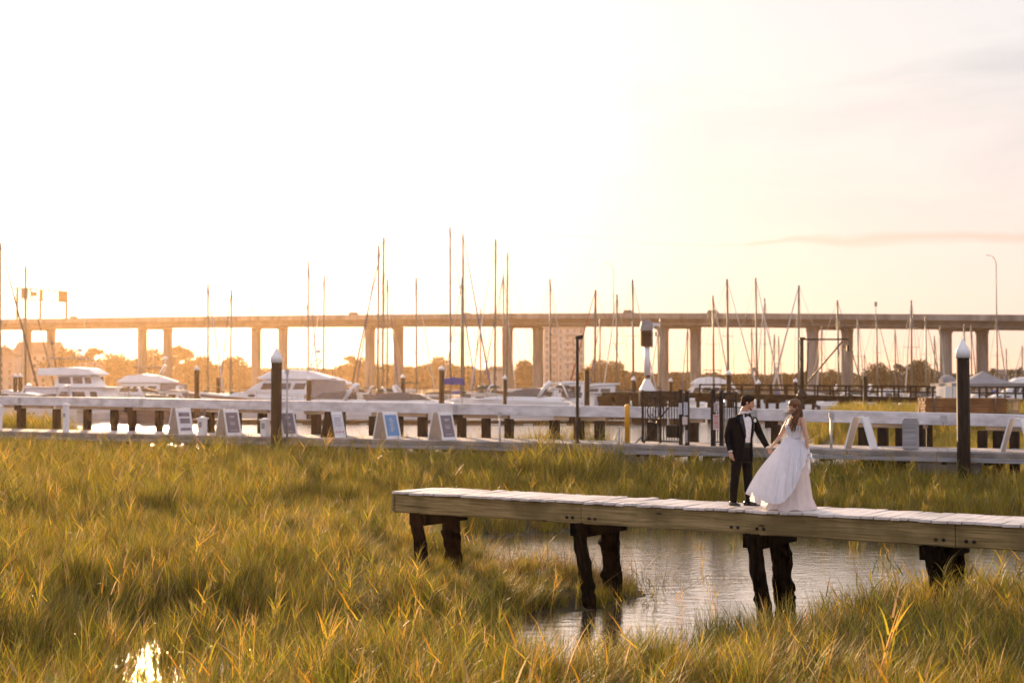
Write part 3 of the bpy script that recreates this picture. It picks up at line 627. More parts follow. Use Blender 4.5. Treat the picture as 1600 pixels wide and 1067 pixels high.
def gates():
    q0 = on_walk(1003, .9); q1 = on_walk(1073, .25); zt = lambda y, q: PZ(y, q.y) - DZ
    for nm, px0, px1, off0, off1, yt, lab in (('gate', 1004, 1062, 1.1, .35, 611, 'open black iron gate with a ring emblem, right of the yellow bollard'), ('gate', 1128.5, 1150, .4, 1.1, 613, 'black iron railing panel with close bars just left of the groom')):
        a = on_walk(px0, off0); b = on_walk(px1, off1); d = b - a; Lg = d.length; ang = math.atan2(d.y, d.x); hh = zt(yt, a)
        t = thing(nm, lab, 'gate', (a.x, a.y, DZ), ang); fr = MB()
        for z in (.1, hh - .22, hh - .02): fr.box((Lg / 2, 0, z), (Lg, .04, .045))
        for x in (0, Lg * .48 if px0 < 1100 else 0, Lg): fr.box((x, 0, hh / 2 + .03), (.055, .055, hh))
        fr.build('frame', MT['blackm'], t)
        mb = MB(); n = max(4, int(Lg / (.12)))
        for i in range(1, n): mb.box((Lg * i / n, 0, hh / 2 + .04), (.02, .02, hh - .1))
        mb.build('bars', MT['blackm'], t)
        if px0 < 1100:
            for (cx, rr) in ((Lg * .37, .34),):
                mb = MB(); m_ = 22; zc = hh * .62
                mb.tube([(cx + rr * 1.15 * math.cos(2 * math.pi * i / m_), -.03, zc + rr * .8 * math.sin(2 * math.pi * i / m_)) for i in range(m_ + 1)], .022, 6)
                mb.tube([(cx + .04, -.03, zc + rr * .62), (cx - .02, -.03, zc), (cx, -.03, zc - rr * .55)], .016, 6)      # anchor shank
                mb.tube([(cx - .19, -.03, zc - rr * .28), (cx - .12, -.03, zc - rr * .52), (cx, -.03, zc - rr * .6), (cx + .14, -.03, zc - rr * .5), (cx + .2, -.03, zc - rr * .25)], .016, 6)
                mb.tube([(cx - .1, -.03, zc + rr * .38), (cx + .12, -.03, zc + rr * .42)], .013, 6); mb.build('emblem', MT['blackm'], t)
            mb = MB(); mb.tube([(Lg * .05, -.04, .0), (Lg * .45, -.04, hh * .45), (Lg * .85, -.04, hh * .8)], .022, 6); mb.tube([(-.22, -.12, 0), (.02, 0, .25)], .02, 6); mb.build('brace', MT['blackm'], t)
            mb = MB(); mb.box((Lg * .78, .1, .42), (.5, .2, .40)); mb.build('lock_box', MT['blackm'], t, .01)
    for px, off, w, yt, lab, kind in ((1063.5, .5, .10, 610, 'black square gate post, left of the pair that carries white notices', 0), (1073.5, .15, .12, 611, 'black square gate post with white and pink notices', 1), (1114, .15, .13, 610.5, 'thick black square post with stacked pink notices, left of the groom', 2), (1127, .35, .12, 611, 'black square post between the pink notices and the close-barred panel', 0)):
        q = on_walk(px, off); hh = zt(yt, q); t = thing('gate_post', lab, 'gate post', (q.x, q.y, DZ), WANG); mb = MB(); mb.box((0, 0, hh / 2), (w, w, hh)); mb.build('post', MT['blackm'], t, .006)
        mb = MB(); mb.box((0, 0, hh + .02), (w * 1.2, w * 1.2, .03)); mb.build('cap', MT['blackm'], t)
        if kind == 1:
            for (x, z, a, b, m) in ((-.20, .62, .10, .36, 'posterw'), (-.02, .62, .12, .40, 'posterw'), (-.05, .40, .17, .25, 'notice'), (.0, .11, .08, .40, 'fascia')):
                mb = MB(); mb.box((x, -w / 2 - .02, hh * z + .1), (a, .012, b)); s = mb.build('notice', MT[m], t)
                if m == 'posterw':
                    mb = MB()
                    for k in range(7): mb.box((x, -w / 2 - .028, hh * z + .1 + b * (.4 - .13 * k)), (a * .4, .004, b * .055))
                    mb.build('lettering', MT['ink'], s)
            for k in (0,): mb = MB(); mb.box((-.11, -w / 2 - .012, hh * .5), (.035, .012, hh * .55)); mb.build('hanger', MT['blackm'], t)
        if kind == 2:
            for (z, a, b, m) in ((.70, .15, .28, 'notice'), (.435, .20, .48, 'notice')):
                mb = MB(); mb.box((.13, -w / 2 - .02, hh * z), (a, .012, b)); s = mb.build('notice', MT[m], t); mb = MB()
                for k in range(6): mb.box((.13, -w / 2 - .028, hh * z + b * (.38 - .14 * k)), (a * .7, .004, b * (.05 if (k + (z > .6)) % 3 else .08)))
                mb.build('lettering', MT['ink' if z > .6 else 'inkr'], s)
    # low railing panel joining the pink-notice posts
    a = on_walk(1114, .15); b = on_walk(1127, .35); d = b - a; t = thing('railing_panel', 'narrow barred panel between the two thick black posts left of the groom', 'railing', (a.x, a.y, DZ), math.atan2(d.y, d.x)); Lg = d.length; mb = MB()
    for z in (.12, 1.5): mb.box((Lg / 2, 0, z), (Lg, .03, .04))
    mb.build('rails', MT['blackm'], t); mb = MB()
    for i in range(1, 4): mb.box((Lg * i / 4, 0, .82), (.018, .018, 1.4))
    mb.build('bars', MT['blackm'], t)
gates()
def plank_stack():
    q = P(1446, 645, 57); t = thing('timber_stack', 'long brown stack of planks behind the guard beam, right of the big capped piling', 'timber stack', (q.x, q.y, PZ(645, 57)), 0)
    W_ = PX(1574, 57) - PX(1446, 57); hh = PZ(622, 57) - PZ(645.5, 57); mb = MB(); n = 5
    for i in range(n):
        for j in range(4): mb.boxb(0 + random.uniform(-.03, .03), W_ + random.uniform(-.04, .04), j * .26, j * .26 + .25, i * hh / n + .004, (i + 1) * hh / n - .006)
    mb.build('planks', MT['stack'], t)
    for px in (1459, 1554):
        x = PX(px, 57) - q.x; mb = MB(); mb.tube([(x, -.08, -.02), (x, -.10, hh - .05), (x + .06, -.06, hh + .04), (x + .34, .2, hh + .05)], .028, 8); mb.build('handrail', MT['alu'], t)
    mb = MB(); mb.boxb(-.1, W_ + .7, -.05, 1.3, -.12, -.01); mb.build('platform', MT['dockd'], t)
    for x in (.3, W_ * .5, W_): mb = MB(); mb.box((x, .6, -1.6), (.25, .25, 2.95)); mb.build('leg', MT['creosote'], t)
    t2 = thing('pallet', 'pale slatted crate standing at the right end of the brown plank stack', 'pallet', (PX(1575.5, 57), q.y, PZ(645, 57)), 0); mb = MB()
    for i in range(6): mb.box((.03 + i * .072, 0, hh / 2), (.04, .03, hh))
    mb.build('slats', MT['tan'], t2); mb = MB()
    for z in (.08, hh - .1): mb.box((.21, .035, z), (.44, .035, .07))
    mb.build('rails', MT['tan'], t2)
plank_stack()
# ------------------------------------------------------------------ the couple
def remesh(o, vox=.008, smooth=4):
    m = o.modifiers.new('remesh', 'REMESH'); m.mode = 'VOXEL'; m.voxel_size = vox; m.use_smooth_shade = True
    if smooth: s = o.modifiers.new('smooth', 'SMOOTH'); s.factor = .5; s.iterations = smooth
    return o
def hand(mb, wrist, dirv, palm_n, curl, side=1, thumb=None, L=.18):
    """palm and five fingers; dirv = towards the fingertips, palm_n = out of the palm, side = where the thumb is"""
    d = V(dirv).normalized(); n = V(palm_n); n = (n - d * n.dot(d)).normalized(); s = d.cross(n).normalized() * side; w = V(wrist)
    mb.tube([w - d * .02, w + d * .02, w + d * .055, w + d * .092], [(.021, .017), (.026, .016), (.036, .015), (.036, .013)], 10)
    for k, (o, l, r) in enumerate(((.028, .068, .0088), (.010, .076, .009), (-.009, .071, .0088), (-.027, .056, .0078))):
        p = w + d * (.084 - abs(o - .004) * .25) + s * o; pts = [p - d * .02, p]; th = 0; q = p
        for j in range(3):
            th += curl * (.8 + .15 * k) * (.7, 1.0, .8)[j]; q = q + (d * math.cos(th) + n * math.sin(th)) * l * (.42, .32, .26)[j]; pts.append(q)
        mb.tube(pts, [r, r, r * .96, r * .88, r * .7], 8)
    p = w + d * .025 + s * .024; td = (d * .65 + s * .6 + n * .42).normalized() if thumb is None else V(thumb).normalized()
    mb.tube([p - td * .01, p + td * .035, p + td * .035 + (td + d * .4 + n * .3).normalized() * .030, p + td * .035 + (td + d * .6 + n * .7).normalized() * .055], [.013, .0115, .0105, .0075], 8)
def frame_ring(c, rx, ry, yaw, n=28, a0=0, a1=2 * math.pi, tilt=(0, 0), fn=None):
    """ellipse around c (rx across the shoulders, ry front to back) for a body whose front points at yaw"""
    f = V((math.cos(yaw), math.sin(yaw), 0)); l = V((-math.sin(yaw), math.cos(yaw), 0)); out = []
    full = abs(a1 - a0 - 2 * math.pi) < 1e-6; m = n if full else n - 1
    for j in range(n):
        a = a0 + (a1 - a0) * j / m; ca, sa = math.cos(a), math.sin(a); k = 1 if fn is None else fn(a)
        # superellipse, a = 0 is straight ahead
        e = .85; cx, sx = math.copysign(abs(ca) ** e, ca), math.copysign(abs(sa) ** e, sa)
        out.append(V(c) + f * (ry * cx * k) + l * (rx * sx * k) + V((0, 0, tilt[0] * ca + tilt[1] * sa)))
    return out
def head(mb, c, yaw, pitch, s=1.0, female=False, skin_extra=None):
    """skull, jaw, brow, nose, lips, chin and ears; c = centre between the ears, front at yaw"""
    m = Matrix.Rotation(yaw, 3, 'Z') @ Matrix.Rotation(pitch, 3, 'Y'); c = V(c); T = lambda x, y, z: c + m @ V((x * s, y * s, z * s)); rt = lambda a=0: (m @ Matrix.Rotation(a, 3, 'Y')).to_euler()
    mb.ell(T(-.012, 0, .035), (.098 * s, .077 * s, .092 * s), rt(), 20, 14)
    mb.ell(T(.030, 0, -.020), (.060 * s, .063 * s, .085 * s), rt(.1), 18, 12)
    jw = .050 if female else .057
    mb.loft([[T(x0 + xr * math.cos(2 * math.pi * j / 14), yr * math.sin(2 * math.pi * j / 14), z) for j in range(14)] for z, x0, xr, yr in ((-.105, .058, .020, .018), (-.098, .050, .036, .032), (-.078, .030, .060, jw * .9), (-.045, .020, .070, jw + .007), (.0, .015, .078, .066))])
    mb.ell(T(.072, 0, -.094), (.020 * s, .021 * s, .016 * s), rt())
    for y in (-1, 1): mb.ell(T(.074, y * .028, .022), (.017 * s, .027 * s, .009 * s), rt(.2)); mb.ell(T(.058, y * .040, -.022), (.026 * s, .02 * s, .026 * s), rt())
    mb.tube([T(.082, 0, .018), T(.096, 0, -.004), T(.112, 0, -.026), T(.094, 0, -.034)], [.009 * s, .010 * s, .013 * s, .011 * s], 8)
    for y in (-1, 1): mb.ell(T(.096, y * .010, -.031), (.010 * s, .008 * s, .008 * s), rt())
    mb.ell(T(.087, 0, -.053), (.012 * s, .025 * s, .007 * s), rt()); mb.ell(T(.085, 0, -.064), (.012 * s, .021 * s, .008 * s), rt())
    for y in (-1, 1):
        mb.ell(T(-.006, y * .078, -.010), (.020 * s, .008 * s, .032 * s), rt(-.2), 10, 8); mb.ell(T(-.002, y * .080, -.026), (.012 * s, .007 * s, .014 * s), rt(), 8, 6)
    return T, rt
def groom():
    S = 97.5; base = G(1160, 789.5, DZ); Tn = thing('person', 'groom in a black tuxedo with bow tie and white boutonniere, holding the bride\'s hand', 'person', tuple(base))
    p = lambda px, py, y=0.0: V(((px - 1160) / S, y, (789.5 - py) / S))
    yaw = R(-52); F_ = V((math.cos(yaw), math.sin(yaw), 0)); Lf = V((-math.sin(yaw), math.cos(yaw), 0))
    hl, hr = p(1153, 703, -.03), p(1168, 703, .06); kl, kr = p(1147, 745, -.05), p(1168.5, 747, .04); al, ar = p(1145.5, 782, .02), p(1170, 783, .0)
    shl, shr = p(1143, 657.5, -.06), p(1180, 657, .10); el, er = p(1136.5, 681, -.03), p(1190, 680, .08); wl, wr = p(1140, 706, -.13), p(1199.5, 700, -.03)
    yl = R(-48)
    body = MB()
    chest = p(1161, 664); neck = p(1163, 643, 0); hc = p(1169.3, 630, -.01)
    body.loft([frame_ring(c, rx, ry, yaw, 20) for c, rx, ry in ((p(1160, 712), .15, .10), (p(1160, 700), .165, .11), (p(1160, 690), .15, .10), (p(1161, 672), .165, .11), (p(1161.5, 658), .155, .10), (p(1162, 651), .10, .08), (p(1162.5, 646), .07, .065))])
    body.tube([p(1162.3, 650), p(1163.5, 642, 0), hc + V((-.01, .0, -.03))], [.068, .060, .058], 14)
    for s_, e_, w_ in ((shl, el, wl), (shr, er, wr)): body.tube([V((s_.x * .7, s_.y * .6, s_.z - .03)), s_ - V((0, 0, .02)), (s_ + e_) / 2, e_, (e_ + w_) / 2, w_], [.045, .042, .042, .038, .034, .025], 12)
    for h_, k_, a_ in ((hl, kl, al), (hr, kr, ar)): body.tube([h_, (h_ + k_) / 2, k_, (k_ + a_) / 2, a_], [.085, .075, .055, .052, .036], 12)
    hy = R(-12); T, rt = head(body, hc, hy, R(12), 1.0)
    hand(body, wl, (.16, -.25, -1), (1, .1, .1), .42, -1)
    hand(body, wr, (.42, -.15, -.85), (.6, -.2, .5), .75, -1)
    b = remesh(body.build('body', MT['skin'], Tn), .0062, 3)
    for y in (-1, 1):
        mb = MB(); mb.ell(T(.083, y * .030, .006), (.009, .013, .006)); mb.build('eye', MT['eye'], b)
        mb = MB(); mb.tube([T(.088, y * .014, .024), T(.093, y * .030, .029), T(.080, y * .046, .024)], [.0035, .0045, .003], 6); mb.build('eyebrow', MT['hairm'], b)
    mb = MB(); mb.ell(T(.0965, 0, -.0585), (.005, .020, .005), rt()); mb.build('lips', MT['lip'], b)
    # short hair and a trimmed beard
    mb = MB(); rnd = random.Random(4); mr = rt().to_matrix()
    mb.ell(T(-.018, 0, .048), (.102, .083, .088), rt(-.12), 20, 14); mb.ell(T(-.050, 0, -.004), (.066, .070, .072), rt(), 16, 12); mb.ell(T(.050, 0, .098), (.045, .058, .028), rt(.25), 14, 10)
    for y in (-1, 1): mb.ell(T(.012, y * .068, .018), (.020, .012, .036), rt())
    h_ = remesh(mb.build('hair', MT['hairm'], Tn), .006, 2)
    mb = MB()
    for k in range(170):
        a = rnd.uniform(-.45, 1.15); yv = rnd.uniform(-.066, .066)
        q = T(.052 - .062 * abs(a) + .0, 0, 0) if 0 else T(.02 + .062 * math.cos(a * 1.1) * math.cos(yv * 14), yv * (1.0 if a < .7 else .95), -.062 - .042 * math.sin(max(0, 1 - abs(a))) + .03 * max(0, a - .5))
        mb.tube([q, q + mr @ V((.004, yv * .1, -.010))], [.003, .0012], 4)
    mb.build('beard', MT['hairm'], Tn)
    # shirt
    mb = MB(); mb.loft([frame_ring(c, rx, ry, yaw, 28) for c, rx, ry in ((p(1160.5, 694), .155, .118), (p(1160.5, 686), .158, .120), (p(1161, 672), .170, .125), (p(1162, 660), .165, .118), (p(1162.5, 652), .12, .095), (p(1162.8, 648), .074, .080))])
    mb.build('shirt', MT['shirt'], Tn)
    mb = MB(); mb.tube([p(1162.5, 649.5), p(1163.5, 643)], [.074, .070], 18, cap=False)
    for sgn in (-1, 1): q = p(1163.2, 647.5) + F_ * .075 + Lf * .022 * sgn; mb.add([q, q + Lf * .05 * sgn + V((0, 0, .035)), q + Lf * .045 * sgn + V((0, 0, -.012)) + F_ * -.01, q + Lf * .012 * sgn + V((0, 0, -.022)) + F_ * .005], [(0, 1, 2, 3)])
    mb.build('collar', MT['shirt'], Tn)
    mb = MB()
    for k in range(4): q = p(1161.5, 660 + 8 * k) + F_ * (.124 + .003 * (k % 2)) ; mb.ell(q, (.006, .006, .006), None, 8, 6)
    mb.build('shirt_studs', MT['satin'], Tn)
    mb = MB(); q = p(1162.8, 648.6) + F_ * .086
    mb.ell(q, (.014, .014, .014), None, 8, 6)
    for sgn in (-1, 1): mb.loft([[q + Lf * sgn * u + F_ * w + V((0, 0, z)) for w, z in ((.008, hh), (-.008, hh), (-.008, -hh), (.008, -hh))] for u, hh in ((.004, .009), (.035, .030), (.062, .034), (.066, .030))], smooth=False)
    mb.build('bow_tie', MT['satin'], Tn)
    # jacket: open in front, lapels, sleeves
    op = R(17)
    def jr(c, rx, ry, o, th=.012, zf=0):
        outr = frame_ring(c, rx, ry, yaw, 34, o, 2 * math.pi - o, (zf, 0)); inr = frame_ring(c, rx - th, ry - th, yaw, 34, o, 2 * math.pi - o, (zf, 0)); return outr + list(reversed(inr))
    rings = [jr(p(1158.5, 722), .200, .150, R(30)), jr(p(1159, 710), .196, .150, R(17)), jr(p(1159.5, 698), .188, .146, op), jr(p(1160, 686), .178, .140, op), jr(p(1160.5, 673), .190, .143, R(19)), jr(p(1161, 661), .200, .136, R(24)), jr(p(1161.5, 655), .182, .120, R(28)), jr(p(1161.8, 651), .142, .100, R(36)), jr(p(1162, 647), .092, .086, R(44))]
    mb = MB(); mb.loft(rings, True, True)
    for s_, e_, w_ in ((shl, el, wl), (shr, er, wr)):
        i0 = p(1161.5, 653) * .42 + s_ * .58 + V((0, 0, -.02)); w2 = e_ + (w_ - e_) * .93
        mb.tube([i0, s_ + V((0, 0, -.004)), (s_ + e_) / 2 + V((0, 0, 0)), e_, (e_ + w2) / 2, w2], [.066, .072, .065, .058, .052, .044], 14)
    remesh(mb.build('jacket', MT['suit'], Tn), .0075, 3)
    for s_, e_, w_ in ((shl, el, wl), (shr, er, wr)):
        mb = MB(); mb.tube([e_ + (w_ - e_) * .90, e_ + (w_ - e_) * .985], [.036, .034], 14); mb.build('cuff', MT['shirt'], Tn)
    for sgn, nm in ((-1, 'lapel'), (1, 'lapel')):
        pts = []
        for z_, o_, w_, ry, rx in ((647, 44, .03, .094, .105), (652, 33, .075, .122, .17), (660, 27, .085, .148, .20), (672, 21, .055, .155, .196), (684, 18, .012, .150, .182)):
            c = p(1161.2 - (z_ - 647) * .02, z_); a = R(o_) * sgn; a2 = a + sgn * w_ / rx
            pos = lambda aa, e: c + F_ * ((ry + e) * math.cos(aa) ** .85) + Lf * ((rx + e) * math.copysign(abs(math.sin(aa)) ** .85, aa))
            pts.append([pos(a, .004), pos(a2, .010), pos(a2, .002), pos(a, -.004)])
        mb = MB(); mb.loft(pts, True, True, False); mb.build(nm, MT['satin'], Tn)
    # trousers
    mb = MB(); mb.loft([frame_ring(c, rx, ry, yaw, 24) for c, rx, ry in ((p(1159.5, 722), .165, .125), (p(1159.5, 712), .172, .130), (p(1160, 700), .162, .124), (p(1160.3, 691.5), .150, .116))])
    for h_, k_, a_, sg in ((hl, kl, al, -1), (hr, kr, ar, 1)):
        mb.tube([h_ + V((0, 0, .03)), h_ - V((0, 0, .10)), (h_ + k_) / 2, k_ + F_ * .012, (k_ + a_) / 2, a_ + V((0, 0, .05)) + F_ * .012, a_ + V((0, 0, -.012)) - F_ * .004], [.10, .099, .090, .074, .067, .061, .064], 16)
    remesh(mb.build('trousers', MT['suit'], Tn), .0075, 3)
    mb = MB(); mb.loft([frame_ring(c, rx, ry, yaw, 28) for c, rx, ry in ((p(1160, 699), .168, .129), (p(1160.3, 691.5), .162, .125))]); mb.build('cummerbund', MT['satin'], Tn)
    for a_, dx in ((al, V((.42, -.90, 0))), (ar, V((.86, -.5, 0)))):
        d = dx.normalized(); mb = MB(); o = V((a_.x, a_.y, 0)); rings = []
        l = V((-d.y, d.x, 0))
        for u, w, z in ((-.085, .018, .045), (-.08, .030, .065), (-.03, .037, .095), (.03, .040, .085), (.08, .045, .058), (.13, .045, .046), (.17, .034, .036), (.19, .014, .024)):
            c = o + d * u; rings.append([c + l * w, c + l * w * .8 + V((0, 0, z * .75)), c + V((0, 0, z)), c - l * w * .8 + V((0, 0, z * .75)), c - l * w, c - l * w * .9 + V((0, 0, .004)), c + V((0, 0, .004)), c + l * w * .9 + V((0, 0, .004))])
        mb.loft(rings).build('shoe', MT['leather'], Tn)
    mb = MB(); q = p(1163, 657) + F_ * .135 + Lf * .105
    rnd = random.Random(1)
    for k in range(9): a = k * 2.4; mb.ell(q + Lf * .016 * math.cos(a) * (k > 0) + V((0, 0, .018 * math.sin(a) * (k > 0))) + F_ * rnd.uniform(0, .012), (.014, .014, .016), None, 8, 6)
    mb.build('boutonniere', MT['flower'], Tn)
groom()
def bride():
    S = 98.5; base = G(1240, 796.5, DZ); base.y += .12; base = V((PX(1240, base.y), base.y, DZ)); Tn = thing('person', 'bride in a strapless white gown with long auburn hair, lifting her skirt with one hand', 'person', tuple(base))
    p = lambda px, py, y=0.0: V(((px - 1240) / S, y, (794.5 - py) / S))
    yaw = R(190 + 14); F_ = V((math.cos(yaw), math.sin(yaw), 0)); Lf = V((-math.sin(yaw), math.cos(yaw), 0))
    shn, shf = p(1250.5, 657.5, -.13), p(1235, 658.5, .13); en, ef = p(1256, 684, -.17), p(1221, 684, .12); wn, wf = p(1256.5, 703, -.17), p(1207.5, 698.5, .02)
    body = MB(); hc = p(1240.5, 638.5, 0)
    rings = [(p(1241, 712), .155, .12), (p(1241, 700), .15, .115), (p(1240.5, 686), .115, .09), (p(1241, 676), .13, .095), (p(1241.5, 666), .145, .115), (p(1242.5, 657), .150, .085), (p(1243, 653), .10, .06), (p(1242.5, 650), .055, .05)]
    body.loft([frame_ring(c, rx, ry, yaw, 20) for c, rx, ry in rings])
    body.tube([p(1243, 656), p(1242.5, 648), hc + V((.0, 0, -.03))], [.056, .046, .046], 14)
    for s_, e_, w_ in ((shn, en, wn), (shf, ef, wf)): body.tube([V((s_.x * .6 + .01, s_.y * .6, s_.z)), s_, (s_ * .6 + e_ * .4), e_, (e_ * .6 + w_ * .4), w_], [.046, .044, .040, .032, .031, .020], 12)
    for sg in (-1, 1): h_ = p(1241, 706) + Lf * .08 * sg; body.tube([h_, h_ + V((.01, 0, -.42)), h_ + V((.0, 0, -.82))], [.08, .052, .034], 12)
    T, rt = head(body, hc, R(180 + 26), R(12), .94, True)
    hand(body, wn, (-.05, .1, -1), (-.7, .3, .1), .85, 1)
    hand(body, wf, (-.62, -.1, -.62), (-.3, -.2, -.8), .6, 1)
    b = remesh(body.build('body', MT['skinw'], Tn), .0062, 3)
    for y in (-1, 1): mb = MB(); mb.ell(T(.083, y * .030, .006), (.007, .012, .006)); mb.build('eye', MT['eye'], b)
    mb = MB(); mb.ell(T(.0965, 0, -.0585), (.005, .017, .006), rt()); mb.build('lips', MT['lip'], b)
    # hair: a cap and many loose waves
    mb = MB(); mb.ell(T(-.024, 0, .040), (.104, .088, .092), rt(-.1), 20, 14); mb.ell(T(-.062, 0, -.02), (.070, .078, .09), rt(), 16, 12); mb.ell(T(-.07, .0, -.10), (.06, .07, .09), rt(), 14, 10)
    for y in (-1, 1): mb.ell(T(-.008, y * .068, .032), (.034, .018, .050), rt(.15), 12, 8)
    hb = remesh(mb.build('hair', MT['hairw'], Tn), .006, 2)
    rnd = random.Random(9); mb = MB()
    for k in range(150):
        side = rnd.choice([-1, -1, 1]); a = rnd.uniform(-.2, 1); q = T(-.10 + .075 * a, side * rnd.uniform(.055, .085), rnd.uniform(-.03, .05)) if rnd.random() < .7 else T(rnd.uniform(-.12, -.06), rnd.uniform(-.06, .06), rnd.uniform(-.05, .03))
        end = p(rnd.gauss(1236, 3.2), rnd.uniform(662, 677), rnd.uniform(-.20, -.06)) if rnd.random() < .72 else p(rnd.gauss(1247, 4), rnd.uniform(652, 662), rnd.uniform(-.12, .08))
        pts = []; ph = rnd.uniform(0, 6.28); am = rnd.uniform(.006, .014); n = 10; bul = V((.02, -.03, 0)) * rnd.uniform(.3, 1)
        for i in range(n + 1):
            u = i / n; c = q.lerp(end, u ** .9) + bul * math.sin(math.pi * u); c += V((am * math.sin(9 * u + ph), am * math.cos(8 * u + ph), 0)) * u; pts.append(c)
        r0 = rnd.uniform(.006, .011); mb.tube(pts, [r0 * (.8 + .5 * math.sin(math.pi * u / n)) * (1 - .75 * (u / n) ** 3) for u in range(n + 1)], 6)
    for k in range(46):      # flyaways
        q = T(rnd.uniform(-.08, .06), rnd.choice([-1, 1]) * rnd.uniform(.04, .085), rnd.uniform(-.05, .07)); e = p(rnd.uniform(1221, 1232), rnd.uniform(648, 664), rnd.uniform(-.15, .05)) if rnd.random() < .6 else q + V((rnd.uniform(-.05, .06), rnd.uniform(-.05, .05), rnd.uniform(-.10, .05)))
        mb.tube([q, q.lerp(e, .4) + V((0, 0, -.03)), q.lerp(e, .75) + V((0, 0, .01)), e], [.0022, .0022, .0018, .0008], 4)
    mb.build('loose_waves', MT['hairw'], hb)
    # bodice with a sweetheart neckline
    def top(a): return .030 * (math.exp(-((abs(a) - .55) / .33) ** 2)) - .012 * math.exp(-(a / .25) ** 2) - .05 * max(0, abs(a) - 1.2) / 1.9
    def br(c, rx, ry, zf=0): return [v + V((0, 0, zf * top(((j / 36 * 2 * math.pi + math.pi) % (2 * math.pi)) - math.pi))) for j, v in enumerate(frame_ring(c, rx, ry, yaw, 36))]
    def bust(a): aa = ((a + math.pi) % (2 * math.pi)) - math.pi; return 1 + .16 * math.exp(-((abs(aa) - .5) / .35) ** 2)
    mb = MB(); rg = [frame_ring(c, rx, ry, yaw, 36, fn=(bust if bb else None)) for c, rx, ry, bb in ((p(1240.8, 690), .126, .102, 0), (p(1240.5, 684.5), .120, .096, 0), (p(1240.7, 679), .126, .098, 0), (p(1241, 674), .135, .104, 1), (p(1241.3, 669.5), .143, .112, 1))]
    rg.append([v + V((0, 0, top(((j / 36 * 2 * math.pi + math.pi) % (2 * math.pi)) - math.pi))) for j, v in enumerate(frame_ring(p(1241.6, 666.5), .145, .108, yaw, 36, fn=bust))])
    mb.loft(rg); mb.build('bodice', MT['lace'], Tn)
    mb = MB(); mb.loft([frame_ring(c, rx, ry, yaw, 36) for c, rx, ry in ((p(1240.6, 686), .127, .103), (p(1240.5, 683.5), .124, .100))]); mb.build('waist_band', MT['tulle'], Tn)
    # inner skirt: falls to the boards
    n = 96; rings = []
    for i in range(20):
        v = i / 19; z = 1.115 * (1 - v) + .006 * v; ring = []
        cx = .005 + (-.045) * v; rx = .125 + (.335 - .125) * v ** .85; ry = .105 + (.30 - .105) * v ** .8
        for j in range(n):
            a = 2 * math.pi * j / n; f = 1 + (.035 * math.sin(9 * a + 1.2 * v) + .022 * math.sin(17 * a + 2) + .015 * math.sin(29 * a)) * v ** 1.2
            fl = .05 * max(0, v - .85) / .15
            ring.append(V((cx + (rx + fl) * f * math.cos(a), (ry + fl) * f * math.sin(a), z + (.012 * math.sin(7 * a) if v > .99 else 0))))
        rings.append(ring)
    mb = MB(); mb.loft(rings, False); mb.build('inner_skirt', MT['lining'], Tn)
    # overskirt: swept out to the left and gathered up in her hand at the right
    hem = [(1257.5, 709, -.20), (1250, 722, -.30), (1243, 737, -.36), (1236, 752, -.40), (1229, 765, -.43), (1221, 775, -.44), (1212, 781, -.46), (1203, 783, -.44), (1194, 781.5, -.40), (1186, 778, -.34), (1178, 774, -.24), (1172.5, 768, -.06),
           (1173.5, 773, .12), (1180, 782, .26), (1190, 789, .34), (1204, 793, .38), (1222, 794, .40), (1240, 792, .38), (1254, 786, .32), (1261, 768, .22), (1262, 742, .10), (1260, 722, -.06)]
    hem = [p(*h) for h in hem]; m = len(hem)
    def hemp(u):
        u = (u % 1) * m; i = int(u); f = u - i; a, b, c, d = (hem[(i + k) % m] for k in (-1, 0, 1, 2))
        return .5 * ((2 * b) + (c - a) * f + (2 * a - 5 * b + 4 * c - d) * f * f + (3 * b - a - 3 * c + d) * f ** 3)
    n = 220; rows = []; k = 26
    for i in range(k):
        v = i / (k - 1); ring = []
        for j in range(n):
            u = j / n; e = hemp(u); ang = math.atan2(e.y, e.x + .25)
            wx, wy = .122, .100; ha = -.25 + u * -2 * math.pi          # around the waist, starting near her left hand
            w = V((.004 + wx * math.cos(ha), wy * math.sin(ha), 1.118))
            q = w.lerp(e, v)
            out = V((q.x - .004, q.y, 0)); out = out.normalized() if out.length > 1e-6 else out
            bulge = .075 * math.sin(math.pi * min(1, v * .9)) * (1 if .12 < u < .9 else .5)
            fold = (.026 * math.sin(2 * math.pi * 13 * u + 3 * v + .8 * math.sin(5 * u * 6.28)) + .016 * math.sin(2 * math.pi * 29 * u + 1.7 + 2 * v) + .006 * math.sin(2 * math.pi * 47 * u)) * (v ** .8) * (.55 if u < .05 or u > .95 else 1)
            q = q + out * (bulge + fold) + V((0, 0, .004 * math.sin(40 * u) * v)); ring.append(q)
        rows.append(ring)
    mb = MB(); mb.loft(rows, False); mb.build('overskirt', MT['tulle'], Tn, fixn=False)
    # the handful of cloth sticking out beyond her hand
    mb = MB(); rows = []
    for i in range(7):
        v = i / 6; c = p(1256.5, 711, -.19).lerp(p(1268, 716, -.02), v); w = .012 + .075 * v
        rows.append([c + V((-.25 * w * s_, .35 * w * math.sin(5 * s_), w * s_ * (1.0) + .012 * math.sin(7 * s_ + 4 * v))) for s_ in np.linspace(-.7, 1, 12)])
    mb.loft(rows, False, False); g = mb.build('gathered_cloth', MT['tulle'], Tn, fixn=False); s_ = g.modifiers.new('solid', 'SOLIDIFY'); s_.thickness = .006
bride()
